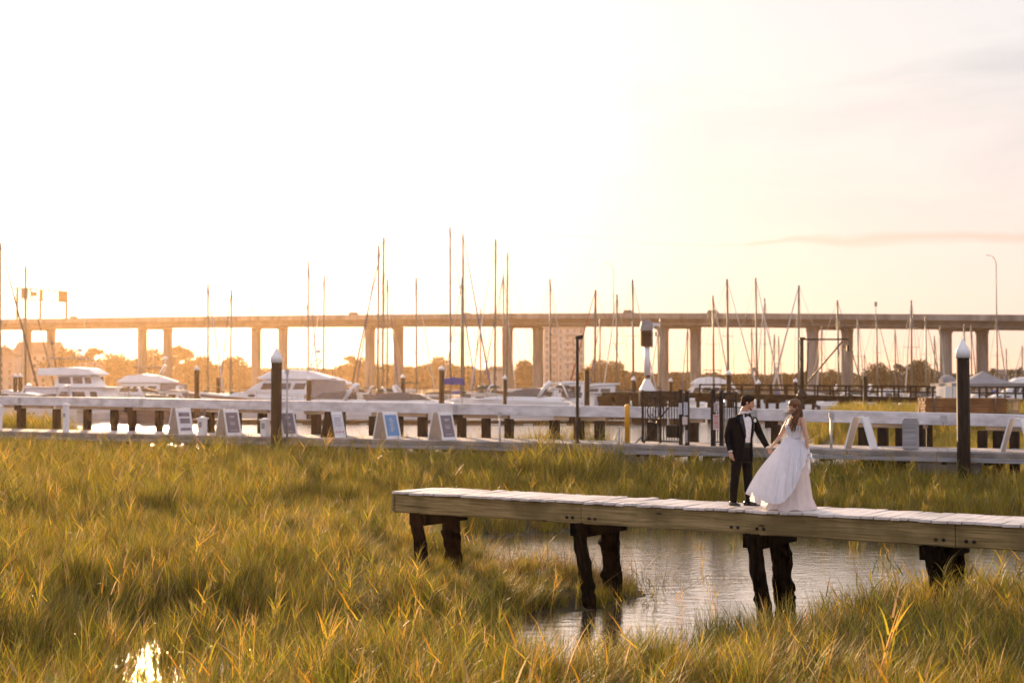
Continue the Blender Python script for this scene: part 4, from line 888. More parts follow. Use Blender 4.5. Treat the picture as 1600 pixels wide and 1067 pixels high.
# ------------------------------------------------------------------ the road bridge
_BA = V((PX(60, 517), 517, 0)); _BB = V((PX(1507, 340), 340, 0)); BD = (_BB - _BA).normalized(); BN = V((-BD.y, BD.x, 0)); BANG = math.atan2(BD.y, BD.x)
def on_bridge(px, off=0.0):
    o = _BA + BN * off; dx = (px - 800) / F; k = (dx * o.y - o.x) / (BD.x - dx * BD.y); return o + BD * k
def btop(px, off=0.0):
    return PZ(np.interp(px, [-400, 0, 200, 400, 600, 800, 1000, 1200, 1400, 1600, 2000], [508, 499, 495.8, 493.2, 491.3, 489.8, 489.2, 489.6, 490.6, 491.8, 496]), on_bridge(px, off).y)
def bridge():
    o = on_bridge(-330); t = thing('road_bridge', 'long concrete road bridge on paired columns crossing the river behind the marina', 'bridge', (o.x, o.y, 0), BANG)
    lx = lambda q: (q - o).dot(BD); pxs = list(np.linspace(-330, 2050, 60)); st = [(lx(on_bridge(q)), btop(q)) for q in pxs]; Wd = 19.0
    def sweep(prof): return [[(x, y, z + zz) for y, zz in prof] for x, z in st]
    mb = MB(); mb.loft(sweep([(.2, -1.25), (.2, -.95), (Wd - .2, -.95), (Wd - .2, -1.25)]), smooth=False); mb.build('deck', MT['asphalt'], t)
    for y0 in (0, Wd - .35):
        mb = MB(); mb.loft(sweep([(y0, -1.5), (y0, -.95), (y0 + .06, 0), (y0 + .29, 0), (y0 + .35, -1.5)]), smooth=False); mb.build('parapet', MT['concrete'], t)
    for k in range(5):
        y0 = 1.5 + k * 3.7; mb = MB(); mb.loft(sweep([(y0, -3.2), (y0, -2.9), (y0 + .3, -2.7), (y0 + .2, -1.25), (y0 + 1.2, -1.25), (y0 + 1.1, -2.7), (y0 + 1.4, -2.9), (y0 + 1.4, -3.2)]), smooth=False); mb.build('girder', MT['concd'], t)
    for px in (-315, -137, 42, 222, 400, 578, 793, 1036, 1270, 1478, 1722, 1980):
        q = on_bridge(px, 5.6); x = lx(q); zt = btop(px) - 3.2
        # skewed two-column bent
        kx, ky = 8.9 * BD.x, 8.9 * BN.x; c0 = V((x, 5.6, 0)); cd = V((kx, ky, 0)); u_ = cd.normalized(); n_ = V((-u_.y, u_.x, 0))
        mb = MB(); mb.loft([[c0 + u_ * a_ + n_ * b_ + V((0, 0, z)) for a_, b_ in ((-e, -1.15), (cd.length + e, -1.15), (cd.length + e, 1.15), (-e, 1.15))] for e, z in ((1.15, zt - .75), (1.5, zt - .5), (1.5, zt - .004))], smooth=False); mb.build('pier_cap', MT['concrete'], t, .05)
        for xs_, yy in ((x, 5.6), (x + kx, 5.6 + ky)):
            mb = MB(); w, d = 1.25, 1.35
            mb.loft([[(xs_ + sx * w * k, yy + sy * d * k, z) for sx, sy in ((-1, -.7), (-.7, -1), (.7, -1), (1, -.7), (1, .7), (.7, 1), (-.7, 1), (-1, .7))] for k, z in ((1.0, -1.6), (1.0, zt - 1.7), (1.06, zt - 1.2), (1.2, zt - .754))], smooth=False)
            mb.build('column', MT['concrete'], t)
        mb = MB(); mb.boxb(x - 2.5, x + kx + 2.5, 2.5, 9 + ky, -1.6, 1.1); mb.build('footing', MT['concrete'], t, .1)
    return t
bridge()
def car(px, off, label, col, van=False, d=1):
    q = on_bridge(px, off); z = btop(px) - .95; t = thing('car', label, 'car', (q.x, q.y, z), BANG + (0 if d > 0 else math.pi), 'cars crossing the bridge'); h = 1.95 if van else 1.5
    mb = MB(); mb.prism([(-2.2, .35), (2.2, .35), (2.25, .75), (1.3, .95), (-2.2, 1.0)], .9, .86); mb.build('body', col, t, .06)
    mb = MB(); mb.prism([(-2.0 if van else -1.7, .98), (1.2, .93), (.45, h - .04), (-.2, h), (-1.7 if van else -1.1, h - .02)], .84, .62); c = mb.build('cabin', MT['glass'], t, .05)
    mb = MB(); mb.boxb(-1.65 if van else -1.05, .42, -.63, .63, h, h + .03); mb.build('roof', col, t, .01)
    for x in (-1.4, 1.4):
        for y in (-.85, .85): mb = MB(); mb.tube([(x, y - .1, .33), (x, y + .1, .33)], .33, 14); mb.build('wheel', MT['rubber'], t)
for a in ((38, 4, 'pale car on the bridge between the legs of the sign gantry', MT['alu'], 0), (116, 4, 'car on the bridge just right of the sign gantry', MT['concrete'], 1), (554, 3, 'light car on the bridge left of the tall pair of masts', MT['gelwarm'], 1), (607, 12, 'light car on the bridge just right of the tall pair of masts', MT['gel'], 0), (731, 5, 'grey car on the bridge directly behind the cluster of tall masts', MT['alu'], 0),
          (880, 14, 'dark low car on the bridge above the pale tower block', MT['blackm'], 0), (985, 3, 'silver car on the bridge left of the white crane', MT['gel'], 1), (1117, 3, 'white car on the bridge between the crane and the groom', MT['gel'], 1), (1297, 12, 'dark car on the bridge above the black hoist frame', MT['navy'], 0)): car(a[0], a[1], a[2], a[3], a[4])
def bridge_lamp(px, ytop, label, flip=-1):
    q = on_bridge(px, .15); z0 = btop(px); z1 = PZ(ytop, q.y); t = thing('street_lamp', label, 'street lamp', (q.x, q.y, z0)); h = z1 - z0
    mb = MB(); mb.tube([(0, 0, 0), (0, 0, h * .85)], [.14, .09], 8); mb.build('pole', MT['alu'], t); mb = MB(); mb.tube([(0, 0, h * .85), (-.25, 0, h * .93), (-.9, 0, h * .985), (-1.7, 0, h)], [.09, .08, .06, .05], 8); mb.build('arm', MT['alu'], t)
    mb = MB(); mb.ell((-2.0, 0, h), (.42, .16, .10)); mb.build('lamp_head', MT['alu'], t)
bridge_lamp(959, 412, 'tall street lamp with a curved arm on the middle of the bridge'); bridge_lamp(1558, 399, 'tall street lamp with a curved arm on the right end of the bridge')
def small_sign(px, yt, yb, w, off, label):
    q = on_bridge(px, off); z0 = btop(px) - .9; t = thing('road_sign', label, 'road sign', (q.x, q.y, z0)); za, zb = PZ(yt, q.y) - z0, PZ(yb, q.y) - z0
    mb = MB(); mb.tube([(0, 0, 0), (0, 0, za)], .07, 6); mb.build('pole', MT['blackm'], t); mb = MB(); mb.box((0, -.08, (za + zb) / 2), (w, .06, za - zb)); mb.build('panel', MT['fascia'], t)
small_sign(1369, 471.5, 479, .7, .4, 'small dark road sign on the bridge, right of the hoist frame'); small_sign(393.5, 481, 486, .6, 15, 'small sign on the bridge above the flybridge yacht'); small_sign(479.5, 476, 484, .55, 15, 'narrow small sign on the bridge beside the pair of slim masts')
def gantry():
    a = on_bridge(25, 1.0); b = on_bridge(103, 14); Y0 = a.y; d = b - a; ang = math.atan2(d.y, d.x); Lg = d.length; z0 = btop(60) - .9; t = thing('sign_gantry', 'tall highway sign gantry on three legs at the left end of the bridge', 'sign gantry', (a.x, a.y, z0), ang)
    lx = lambda px: Lg * (px - 25) / (103 - 25); zz = lambda y, px: PZ(y, Y0 + (b.y - a.y) * (px - 25) / 78) - z0
    for px, yt in ((26, 449), (62, 452), (103, 455.5)): mb = MB(); mb.tube([(lx(px), 0, 0), (lx(px), 0, zz(yt, px))], .42, 8); mb.build('leg', MT['dockd'], t)
    for y0, y1 in ((449.3, 456), (466.6, 472)):
        for e in (0, .7): mb = MB(); mb.tube([(lx(20), e, zz(y0, 20)), (lx(107), e, zz(y1, 107))], .19, 6); mb.build('rail', MT['dockd'], t)
    for px in (45, 47, 56, 75, 84): mb = MB(); mb.tube([(lx(px), 0, zz(467, px)), (lx(px), 0, zz(450.5, px))], .15, 6); mb.build('strut', MT['dockd'], t)
    for x0, x1, y0, y1 in ((31.5, 43, 450, 466), (46.5, 56, 456, 463), (63, 66, 452.5, 469), (90, 103, 455, 471.5)): mb = MB(); mb.boxb(lx(x0), lx(x1), -.35, -.2, zz(y1, x0), zz(y0, x0)); mb.build('sign_panel', MT['dockd'], t)
gantry()
# ------------------------------------------------------------------ buildings beyond the bridge
def tower():
    Y = 620; x0, x1 = PX(849, Y), PX(914, Y); zt = PZ(506, Y); t = thing('tower_block', 'pale concrete tower block with stacked balconies seen beneath the bridge, behind the lamp post', 'tower block', ((x0 + x1) / 2, Y, 0), R(8)); W_ = x1 - x0; h = zt
    mb = MB(); mb.boxb(-W_ / 2, W_ / 2, 0, 14, 0, h - 1.5); mb.build('wall', MT['stucco'], t); mb = MB(); mb.boxb(-W_ / 2 - .5, W_ / 2 + .9, -.8, 14.5, h - 1.5, h); mb.build('roof', MT['stucco'], t, .1)
    n = 9; fh = (h - 2) / n
    for c in range(6):
        x = -W_ / 2 + W_ * (c + .5) / 6
        if c in (1, 4, 3): 
            for k in range(n): mb = MB(); z = k * fh + .3; mb.boxb(x - 1.2, x + 1.2, -1.25, -.01, z, z + .95); mb.build('balcony', MT['stucco'], t)
        for k in range(n): mb = MB(); z = k * fh + .9; mb.boxb(x - .55, x + .55, -.03, .02, z, z + fh * .6); mb.build('window', MT['towerw'], t)
    for c in (0, 2, 5): x = -W_ / 2 + W_ * (c + .0) / 6 + .3; mb = MB(); mb.boxb(x - .35, x + .35, -.9, -.01, 0, h - 1.6); mb.build('pilaster', MT['stucco'], t)
tower()
def house(px0, px1, ytop, yeave, Y, label, wallm='stucco', dep=12, hip=False):
    x0, x1 = PX(px0, Y), PX(px1, Y); zt, ze = PZ(ytop, Y), PZ(yeave, Y); W_ = x1 - x0; t = thing('house', label, 'house', ((x0 + x1) / 2, Y, 1.0)); zt -= 1; ze -= 1
    mb = MB(); mb.boxb(-W_ / 2, W_ / 2, 0, dep, -1, ze); mb.build('wall', MT[wallm], t)
    mb = MB(); r = W_ * .24 if hip else 0; e = .6; mb.add([(-W_ / 2 - e, -e, ze), (W_ / 2 + e, -e, ze), (W_ / 2 + e, dep + e, ze), (-W_ / 2 - e, dep + e, ze), (-W_ / 2 + r, dep / 2, zt), (W_ / 2 - r, dep / 2, zt)], [(0, 1, 5, 4), (1, 2, 5), (2, 3, 4, 5), (3, 0, 4), (3, 2, 1, 0)]); rf = mb.build('roof', MT['roof'], t)
    mb = MB(); mb.boxb(W_ * .2, W_ * .2 + 1.1, dep * .4, dep * .4 + .9, ze, zt + .8); mb.build('chimney', MT['stucco'], rf)
    n = max(2, int(W_ / 3.2))
    for k in range(n):
        x = -W_ / 2 + W_ * (k + .5) / n
        for z in np.arange(.8, ze - 1.6, 2.9): mb = MB(); mb.boxb(x - .55, x + .55, -.05, .02, z, z + 1.5); mb.build('window', MT['window'], t)
house(-60, 22, 541, 556, 560, 'large hip-roofed waterfront house at the far left edge, behind the bridge', hip=True); house(20, 88, 533.5, 552, 585, 'tall pale waterfront house between the first bridge columns at left')
house(765, 800, 572, 578, 470, 'low white flat-fronted building under the bridge, left of the tower block', dep=9); house(118, 150, 566, 574, 560, 'small house among the trees behind the large motor yacht at left')
house(1540, 1625, 577, 585, 420, 'pale low building at the far right behind the canopy tent', dep=9, hip=True)
# ------------------------------------------------------------------ trees on the far shore
def clumps(mb, blobs, n, s, rnd):
    tot = sum(b[1][0] * b[1][2] for b in blobs)
    for c, r in blobs:
        for _ in range(int(n * r[0] * r[2] / tot)):
            while True:
                u = V((rnd.gauss(0, 1), rnd.gauss(0, 1), rnd.gauss(0, 1))).normalized() * rnd.uniform(.55, 1.03)
                if u.z > -.75: break
            q = V(c) + V((u.x * r[0], u.y * r[1], u.z * r[2])); a = V((rnd.gauss(0, 1), rnd.gauss(0, 1), rnd.gauss(0, 1))).normalized(); b = a.cross(V((rnd.random(), rnd.random(), 1))).normalized(); k = s * rnd.uniform(.6, 1.5)
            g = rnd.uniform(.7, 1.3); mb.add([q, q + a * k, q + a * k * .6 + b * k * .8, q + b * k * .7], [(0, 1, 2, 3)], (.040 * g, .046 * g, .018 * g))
def proto_tree(kind, seed):
    rnd = random.Random(seed); t = thing('tree', 'x', 'tree'); H_ = 12.0; tr = MB(); blobs = []
    if kind == 'oak':
        tr.tube([(0, 0, -1), (.2, 0, 3), (0, .2, 6)], [.5, .38, .25], 7)
        for k in range(7): a = k * .9; e = V((rnd.uniform(1.6, 4.2) * math.cos(a), rnd.uniform(1.6, 4.2) * math.sin(a), rnd.uniform(6, 10))); tr.tube([(0, 0, 3.5 + .3 * k), e * .55 + V((0, 0, 2)), e], [.22, .15, .06], 5); blobs.append((e, (rnd.uniform(1.7, 2.8), rnd.uniform(1.7, 2.8), rnd.uniform(1.3, 1.9))))
        blobs.append(((0, 0, 9.6), (2.6, 2.6, 2.0))); blobs.append(((0, 0, 6), (3.6, 3.4, 2.8)))
    elif kind == 'pine':
        tr.tube([(0, 0, -1), (.1, 0, 6), (.3, .1, 11.5)], [.32, .22, .08], 6)
        for k in range(6): a = k * 2.2 + rnd.random(); z = 7.2 + .8 * k; l = rnd.uniform(1.2, 2.9) * (1.15 - .12 * k); e = V((l * math.cos(a), l * math.sin(a), z)); tr.tube([(0.2, 0, z - .8), e], [.09, .04], 5); blobs.append((e, (rnd.uniform(.9, 1.5), rnd.uniform(.9, 1.5), rnd.uniform(.5, .8))))
        blobs.append(((.3, 0, 11.5), (1.3, 1.3, .8)))
    elif kind == 'palm':
        tr.tube([(0, 0, -1), (.1, 0, 5), (.3, 0, 9)], [.25, .2, .2], 6); cr = MB()
        for k in range(22):
            a = rnd.uniform(0, 6.28); e = rnd.uniform(-.5, 1.1); cr_ = MB(); q = V((.3, 0, 9)); pts = [q + V((math.cos(a) * l, math.sin(a) * l, math.sin(e) * l - .28 * l * l)) for l in (0, .8, 1.6, 2.3)]
            for i in range(3): s_ = V((-math.sin(a), math.cos(a), 0)) * (.3, .38, .26)[i]; s2 = V((-math.sin(a), math.cos(a), 0)) * (.38, .26, .05)[i]; cr.add([pts[i] - s_, pts[i] + s_, pts[i + 1] + s2, pts[i + 1] - s2], [(0, 1, 2, 3)], (.06, .07, .03))
        tr.build('trunk', MT['bark'], t); cr.build('crown', MT['leaf'], t, fixn=False); return t
    else:
        tr.tube([(0, 0, -1), (0, 0, 7)], [.4, .2], 6)
        for k in range(6): a = k * 1.1; blobs.append(((rnd.uniform(1, 2.6) * math.cos(a), rnd.uniform(1, 2.6) * math.sin(a), rnd.uniform(4, 9.5)), (rnd.uniform(1.6, 2.6), rnd.uniform(1.6, 2.6), rnd.uniform(1.5, 2.6))))
        blobs.append(((0, 0, 10), (1.6, 1.6, 1.8)))
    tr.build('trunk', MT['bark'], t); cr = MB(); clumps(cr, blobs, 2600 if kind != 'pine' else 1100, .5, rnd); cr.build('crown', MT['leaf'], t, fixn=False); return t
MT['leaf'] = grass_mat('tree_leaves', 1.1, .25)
PROTO = {k: proto_tree(k, i + 3) for i, k in enumerate(('oak', 'pine', 'palm', 'bush'))}
_used = set()
def tree(kind, px, ytop, Y, label):
    pr = PROTO[kind]; t = pr if kind not in _used else copy_tree(pr); _used.add(kind); x = PX(px, Y); zg = float(height(np.array([x]), np.array([float(Y)]))[0]); h = PZ(ytop, Y) - zg; k = h / {'oak': 11.6, 'pine': 12.3, 'palm': 9.9, 'bush': 11.8}[kind]
    t.location = (x, Y, zg); t.rotation_euler = (0, 0, random.uniform(0, 6.28)); t.scale = (k * random.uniform(.92, 1.15),) * 2 + (k,); t['label'] = label; t['category'] = 'tree'; t['group'] = 'trees on the far shore'
for a in (('oak', 92, 541, 590, 'broad oak just right of the tall pale house'), ('oak', 108, 547, 600, 'round oak behind the radar mast of the large motor yacht'), ('pine', 146, 544, 610, 'flat-topped pine behind the large motor yacht at left'), ('oak', 172, 551, 605, 'low oak right of the flat-topped pine'), ('oak', 236, 544, 600, 'spreading oak between the two columns of the second bridge pier'), ('pine', 276, 541, 600, 'tall open pine right of the second bridge pier'), ('pine', 290, 545, 604, 'lower open pine beside the tall one right of the second bridge pier'),
          ('oak', 318, 556, 600, 'oak behind the white-capped piling at left'), ('oak', 371, 556, 600, 'small round oak left of the third bridge pier'), ('pine', 548, 556, 640, 'umbrella-shaped pine left of the fourth bridge pier'), ('oak', 566, 558, 640, 'oak half behind the fourth bridge pier'), ('oak', 685, 557, 640, 'rounded oak above the blue sail cover'), ('bush', 822, 562, 600, 'dark pointed tree left of the tower block'), ('oak', 940, 562, 600, 'oak right of the tower block'), ('oak', 957, 563, 604, 'second oak right of the tower block'),
          ('palm', 1176, 573, 470, 'thin palm above the groom'), ('palm', 1301, 575, 470, 'palm between the columns of the pier behind the hoist frame'), ('oak', 1375, 566, 460, 'isolated round tree right of the hoist frame'), ('pine', 1404, 569, 460, 'thin tree between two masts right of the hoist frame'), ('oak', 1440, 562, 460, 'tallest round tree left of the big capped piling'), ('palm', 1550, 573, 400, 'palm behind the right slope of the canopy tent'), ('palm', 1578, 576, 400, 'palm beyond the canopy tent near the right edge'), ('palm', 1590, 574, 402, 'last palm at the right edge')): tree(*a)
def woods():
    """the far shore's trees that read as one mass"""
    c = bpy.data.collections.new('wood_crowns')
    for i, k in enumerate(('oak', 'bush', 'oak')):
        rnd = random.Random(40 + i); mb = MB(); blobs = [((rnd.uniform(-3, 3), rnd.uniform(-2, 2), rnd.uniform(2, 8.5)), (rnd.uniform(1.8, 3.2), 2.4, rnd.uniform(1.5, 2.6))) for _ in range(8)] + [((0, 0, 4), (3.6, 3, 4.5))]
        clumps(mb, blobs, 2200, .85, rnd); o = mb.build('wood_%d' % i, MT['leaf'], fixn=False); COL.objects.unlink(o); c.objects.link(o)
    pts, rot, scl, idx = [], [], [], []; prof = ([-500, -100, 0, 85, 130, 200, 235, 290, 330, 400, 460, 500, 560, 625, 640, 700, 750, 790, 820, 860, 920, 960, 1010, 1100, 1200, 1250, 1290, 1340, 1380, 1440, 1480, 1600, 1800, 2200], [565, 560, 566, 550, 553, 557, 556, 556, 562, 565, 568, 567, 561, 563, 566, 561, 568, 570, 566, 571, 567, 569, 575, 574, 576, 575, 572, 577, 573, 567, 576, 580, 578, 575])
    for row in range(3):
        px = -520
        while px < 2250:
            Y = np.interp(px, [-500, 700, 1100, 1500, 2200], [640, 690, 560, 490, 420]) + row * 16 + random.uniform(-5, 5); x = PX(px, Y); h = (PZ(np.interp(px, *prof) + 3, Y) - 1.2) * random.uniform(.86, 1.0) * (1 - .0 * row); k = h / 10.6
            pts.append((x, Y, .9)); rot.append((0, 0, random.uniform(0, 6.28))); s = k * random.uniform(.95, 1.3); scl.append((s, s, k)); idx.append(random.randrange(3)); px += random.uniform(6, 13)
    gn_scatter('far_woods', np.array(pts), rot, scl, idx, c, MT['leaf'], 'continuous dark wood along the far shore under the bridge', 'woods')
woods()
# ------------------------------------------------------------------ boats
def hull_mb(L, B, fr, sheer=.35, transom=.8, draft=.5, bow=.12, deck=True, zlo=None, zhi=None, off=0.0):
    """hull from stern (x=-L/2) to bow (x=L/2); zlo/zhi as fractions of the topsides make a stripe"""
    rings = []; n = 15
    for i in range(n):
        t = i / (n - 1); b = B / 2 * (transom + (1 - transom) * math.sin(min(1, t / .45) * math.pi / 2)) * (max(.0, 1 - max(0, (t - .42) / .58) ** 2.1)) + .02; zt = fr * (1 + sheer * (max(0, t - .35) / .65) ** 1.6 - .0); x = -L / 2 + L * t
        rk = bow * L * max(0, t - .75) / .25 * .45
        if zlo is None:
            r = [(x + rk, b + off, zt), (x + rk * .55, b * .97 + off, zt * .45), (x, b * .85, 0), (x - rk * .4, b * .45, -draft * .8), (x - rk * .5, 0, -draft), (x - rk * .4, -b * .45, -draft * .8), (x, -b * .85, 0), (x + rk * .55, -b * .97 - off, zt * .45), (x + rk, -b - off, zt)]
            if deck: r = r + [(x + rk, -b * .5, zt + .05), (x + rk, b * .5, zt + .05)]
        else:
            def hb(z): u = z / zt; return (b * .85 + (b * .97 - b * .85) * u / .45) if u < .45 else (b * .97 + (b - b * .97) * (u - .45) / .55), rk * (u)
            (b1, k1), (b2, k2) = hb(zlo * zt), hb(zhi * zt); o = .018
            r = [(x + k2, b2 + o, zhi * zt), (x + k1, b1 + o, zlo * zt), (x + k1, -b1 - o, zlo * zt), (x + k2, -b2 - o, zhi * zt)]
        rings.append(r)
    mb = MB(); mb.loft(rings, True, True, False); return mb
def sheer_z(L, fr, sheer, x): t = (x + L / 2) / L; return fr * (1 + sheer * (max(0, t - .35) / .65) ** 1.6)
def rail(mb, pts, h=.6, r=.018, n=None):
    top = [V(p) + V((0, 0, h)) for p in pts]; mb.tube(top, r, 5)
    for p in pts: mb.tube([p, V(p) + V((0, 0, h))], r * .8, 4)
def sailboat_root(loc, rz, L, mast_h, label, opt):
    """L hull length, mast_h height of masthead above water"""
    t = thing('sailboat', label, 'sailboat', loc, rz, 'sailboats in the marina'); B = L * .30; fr = .95 + .02 * L; hm = MT[opt.get('hull', 'gel')]
    hull_mb(L, B, fr, .28, .62, .6).build('hull', hm, t); hull_mb(L, B, fr, .28, .62, zlo=.10, zhi=.2).build('waterline_stripe', MT[opt.get('stripe', 'navy')], t)
    mb = MB(); mb.prism([(-L * .16, fr), (L * .22, fr + .18), (L * .17, fr + .42), (-L * .04, fr + .58), (-L * .15, fr + .58)], B * .30, B * .24); cb = mb.build('cabin', MT['gel'], t, .04)
    for s in (-1, 1): mb = MB(); mb.prism([(-L * .12, fr + .22), (L * .10, fr + .30), (L * .08, fr + .42), (-L * .12, fr + .44)], .01, .01, s * B * .282); mb.build('window', MT['glass'], cb)
    mx = L * .08; mb = MB(); tilt = opt.get('rake', 0); top = V((mx - .15, 0, mast_h)); mb.tube([(mx, 0, fr), top], [(.16, .12), (.13, .11)], 8); mb.build('mast', MT['alu'], t)
    mb = MB(); hs = mast_h - fr
    for k in opt.get('spread', (.55,)): z = fr + hs * k; mb.tube([(mx - .08, -.95, z + .05), (mx - .05, 0, z), (mx - .08, .95, z + .05)], .03, 5)
    mb.build('spreaders', MT['alu'], t)
    mb = MB(); bx = L * .49; zb = sheer_z(L, fr, .28, L * .48)
    for s in (-1, 1):
        p = (mx - .1, s * B * .47, fr); z = fr + hs * opt.get('spread', (.55,))[0]; mb.tube([p, (mx - .08, s * .95, z + .05), top], .02, 4); mb.tube([(mx + .35, s * B * .45, fr), (mx, 0, z)], .010, 4)
    mb.tube([(-L * .49, 0, fr), top], .024, 4); mb.build('rigging', MT['wire'], t)
    mb = MB(); fw = opt.get('furlw', .055) * 1.6
    mb.tube([(bx, 0, zb + .1), V((bx, 0, zb)).lerp(top, .12), V((bx, 0, zb)).lerp(top, .5), V((bx, 0, zb)).lerp(top, .93), top], [fw * .6, fw, fw * .75, fw * .4, .012], 6); mb.build('furled_jib', MT[opt.get('furl', 'furl')], t)
    bz = fr + 1.15; be = mx - L * .38; mb = MB(); mb.tube([(mx, 0, bz), (be, 0, bz + .05)], .06, 6); bo = mb.build('boom', MT['alu'], t)
    mb = MB(); mb.tube([(mx + .05, 0, bz + .45), (mx - .3, 0, bz + .34), (mx - L * .15, 0, bz + .22), (be + .2, 0, bz + .12)], [(.10, .12), (.17, .26), (.16, .2), (.07, .09)], 10); mb.build('sail_cover', MT[opt.get('cover', 'furlw')], bo)
    if opt.get('dodger'): mb = MB(); mb.prism([(-L * .18, fr + .5), (-L * .08, fr + .5), (-L * .10, fr + 1.0), (-L * .20, fr + 1.15)], B * .28, B * .24); mb.build('dodger', MT[opt['dodger']], t, .05)
    if opt.get('bimini'): mb = MB(); mb.prism([(-L * .42, fr + 1.85), (-L * .22, fr + 1.85), (-L * .24, fr + 1.98), (-L * .40, fr + 1.98)], B * .34); bm = mb.build('bimini', MT[opt['bimini']], t, .05); mb = MB(); [mb.tube([(x, s * B * .33, fr), (x * .98, s * B * .33, fr + 1.87)], .018, 4) for x in (-L * .40, -L * .25) for s in (-1, 1)]; mb.build('bimini_frame', MT['alu'], bm)
    mb = MB(); rail(mb, [(L * .36, B * .20, sheer_z(L, fr, .28, L * .36)), (L * .46, B * .06, zb), (L * .49, 0, zb), (L * .46, -B * .06, zb), (L * .36, -B * .20, sheer_z(L, fr, .28, L * .36))], .6, .016)
    rail(mb, [(-L * .46, -B * .28, fr), (-L * .49, 0, fr), (-L * .46, B * .28, fr)], .6, .016); mb.build('pulpit', MT['alu'], t)
    return t
def windows(mb_parent, spans, z0, z1, y, m='glass', lean=0.0):
    for s in (-1, 1):
        for a, b in spans: mb = MB(); mb.prism([(a, z0), (b, z0), (b - lean * (z1 - z0), z1), (a - lean * (z1 - z0) * .6, z1)], .012, .012, s * y); mb.build('window', MT[m], mb_parent)
def radar(t, x, z, dome=True):
    mb = MB(); mb.tube([(x, 0, z), (x, 0, z + .7)], .05, 6); mb.ell((x, 0, z + .85), (.33, .33, .20)); mb.build('radar_dome', MT['white'], t)
def antenna(t, x, y, z, h, r=.018): mb = MB(); mb.tube([(x, y, z), (x - .05 * h, y, z + h)], [r, r * .5], 5); mb.build('antenna', MT['white'], t)
def trawler(loc, rz, L, label):
    """trawler yacht: high pilothouse, flybridge with a canvas top, bow at +x"""
    t = thing('motor_yacht', label, 'yacht', loc, rz); B = L * .31; fr = 1.25
    hull_mb(L, B, fr, .55, .92, .6).build('hull', MT['gel'], t); hull_mb(L, B, fr, .55, .92, zlo=.86, zhi=.93).build('rub_rail', MT['brownc'], t)
    mb = MB(); mb.prism([(-L * .47, fr), (L * .20, fr + .1), (L * .14, fr + 2.05), (-L * .47, fr + 2.05)], B * .42, B * .39); c = mb.build('deckhouse', MT['gel'], t, .05); windows(c, [(-L * .21, -L * .11), (-L * .09, L * .02), (L * .06, L * .12)], fr + .75, fr + 1.65, B * .412, 'window', .25)
    mb = MB(); mb.boxb(-L * .49, -L * .22, -B * .43, B * .43, fr + .02, fr + 1.95); mb.build('aft_enclosure', MT['posterw'], t, .04)
    mb = MB(); mb.boxb(-L * .50, L * .20, -B * .46, B * .46, fr + 2.05, fr + 2.17); mb.build('boat_deck', MT['gel'], t, .03)
    mb = MB(); mb.prism([(-L * .26, fr + 2.17), (L * .08, fr + 2.17), (L * .02, fr + 3.35), (-L * .24, fr + 3.35)], B * .36, B * .31); w = mb.build('wheelhouse', MT['gel'], t, .04); windows(w, [(-L * .22, -L * .12), (-L * .10, -L * .02), (L * .0, L * .055)], fr + 2.5, fr + 3.2, B * .345, 'glass', .2)
    mb = MB(); mb.prism([(-L * .40, fr + 3.36), (L * .04, fr + 3.36), (L * .10, fr + 3.5), (L * .02, fr + 4.1), (-L * .16, fr + 4.25), (-L * .40, fr + 4.1)], B * .40, B * .36); mb.build('flybridge', MT['gel'], t, .08)
    mb = MB(); mb.prism([(-L * .34, fr + 5.15), (-L * .02, fr + 5.1), (-L * .04, fr + 5.22), (-L * .33, fr + 5.3)], B * .36); h = mb.build('hardtop', MT['greyc'], t, .04); mb = MB(); [mb.tube([(x, s * B * .34, fr + 4.0), (x * .95, s * B * .34, fr + 5.15)], .03, 5) for x in (-L * .32, -L * .18, -L * .03) for s in (-1, 1)]; mb.build('hardtop_frame', MT['alu'], h)
    radar(t, -L * .10, fr + 5.25); mb = MB(); mb.tube([(-L * .30, 0, fr + 4.1), (-L * .34, 0, fr + 6.8)], [.09, .05], 6); mb.ell((-L * .34, 0, fr + 6.9), (.25, .25, .28)); mb.build('signal_mast', MT['alu'], t)
    mb = MB(); rail(mb, [(L * x, s_ * B * y, sheer_z(L, fr, .55, L * x)) for s_ in (1,) for x, y in ((.2, .46), (.3, .38), (.4, .22), (.5, .03))], .75); rail(mb, [(L * x, -B * y, sheer_z(L, fr, .55, L * x)) for x, y in ((.2, .46), (.3, .38), (.4, .22), (.5, .03))], .75); rail(mb, [(-L * .49, -B * .43, fr + 2.17), (-L * .49, B * .43, fr + 2.17), (-L * .3, B * .44, fr + 2.17)], .8); mb.build('rail', MT['alu'], t)
    antenna(t, -L * .2, B * .3, fr + 4.1, 4.5); antenna(t, 0, -B * .3, fr + 4.1, 5); return t
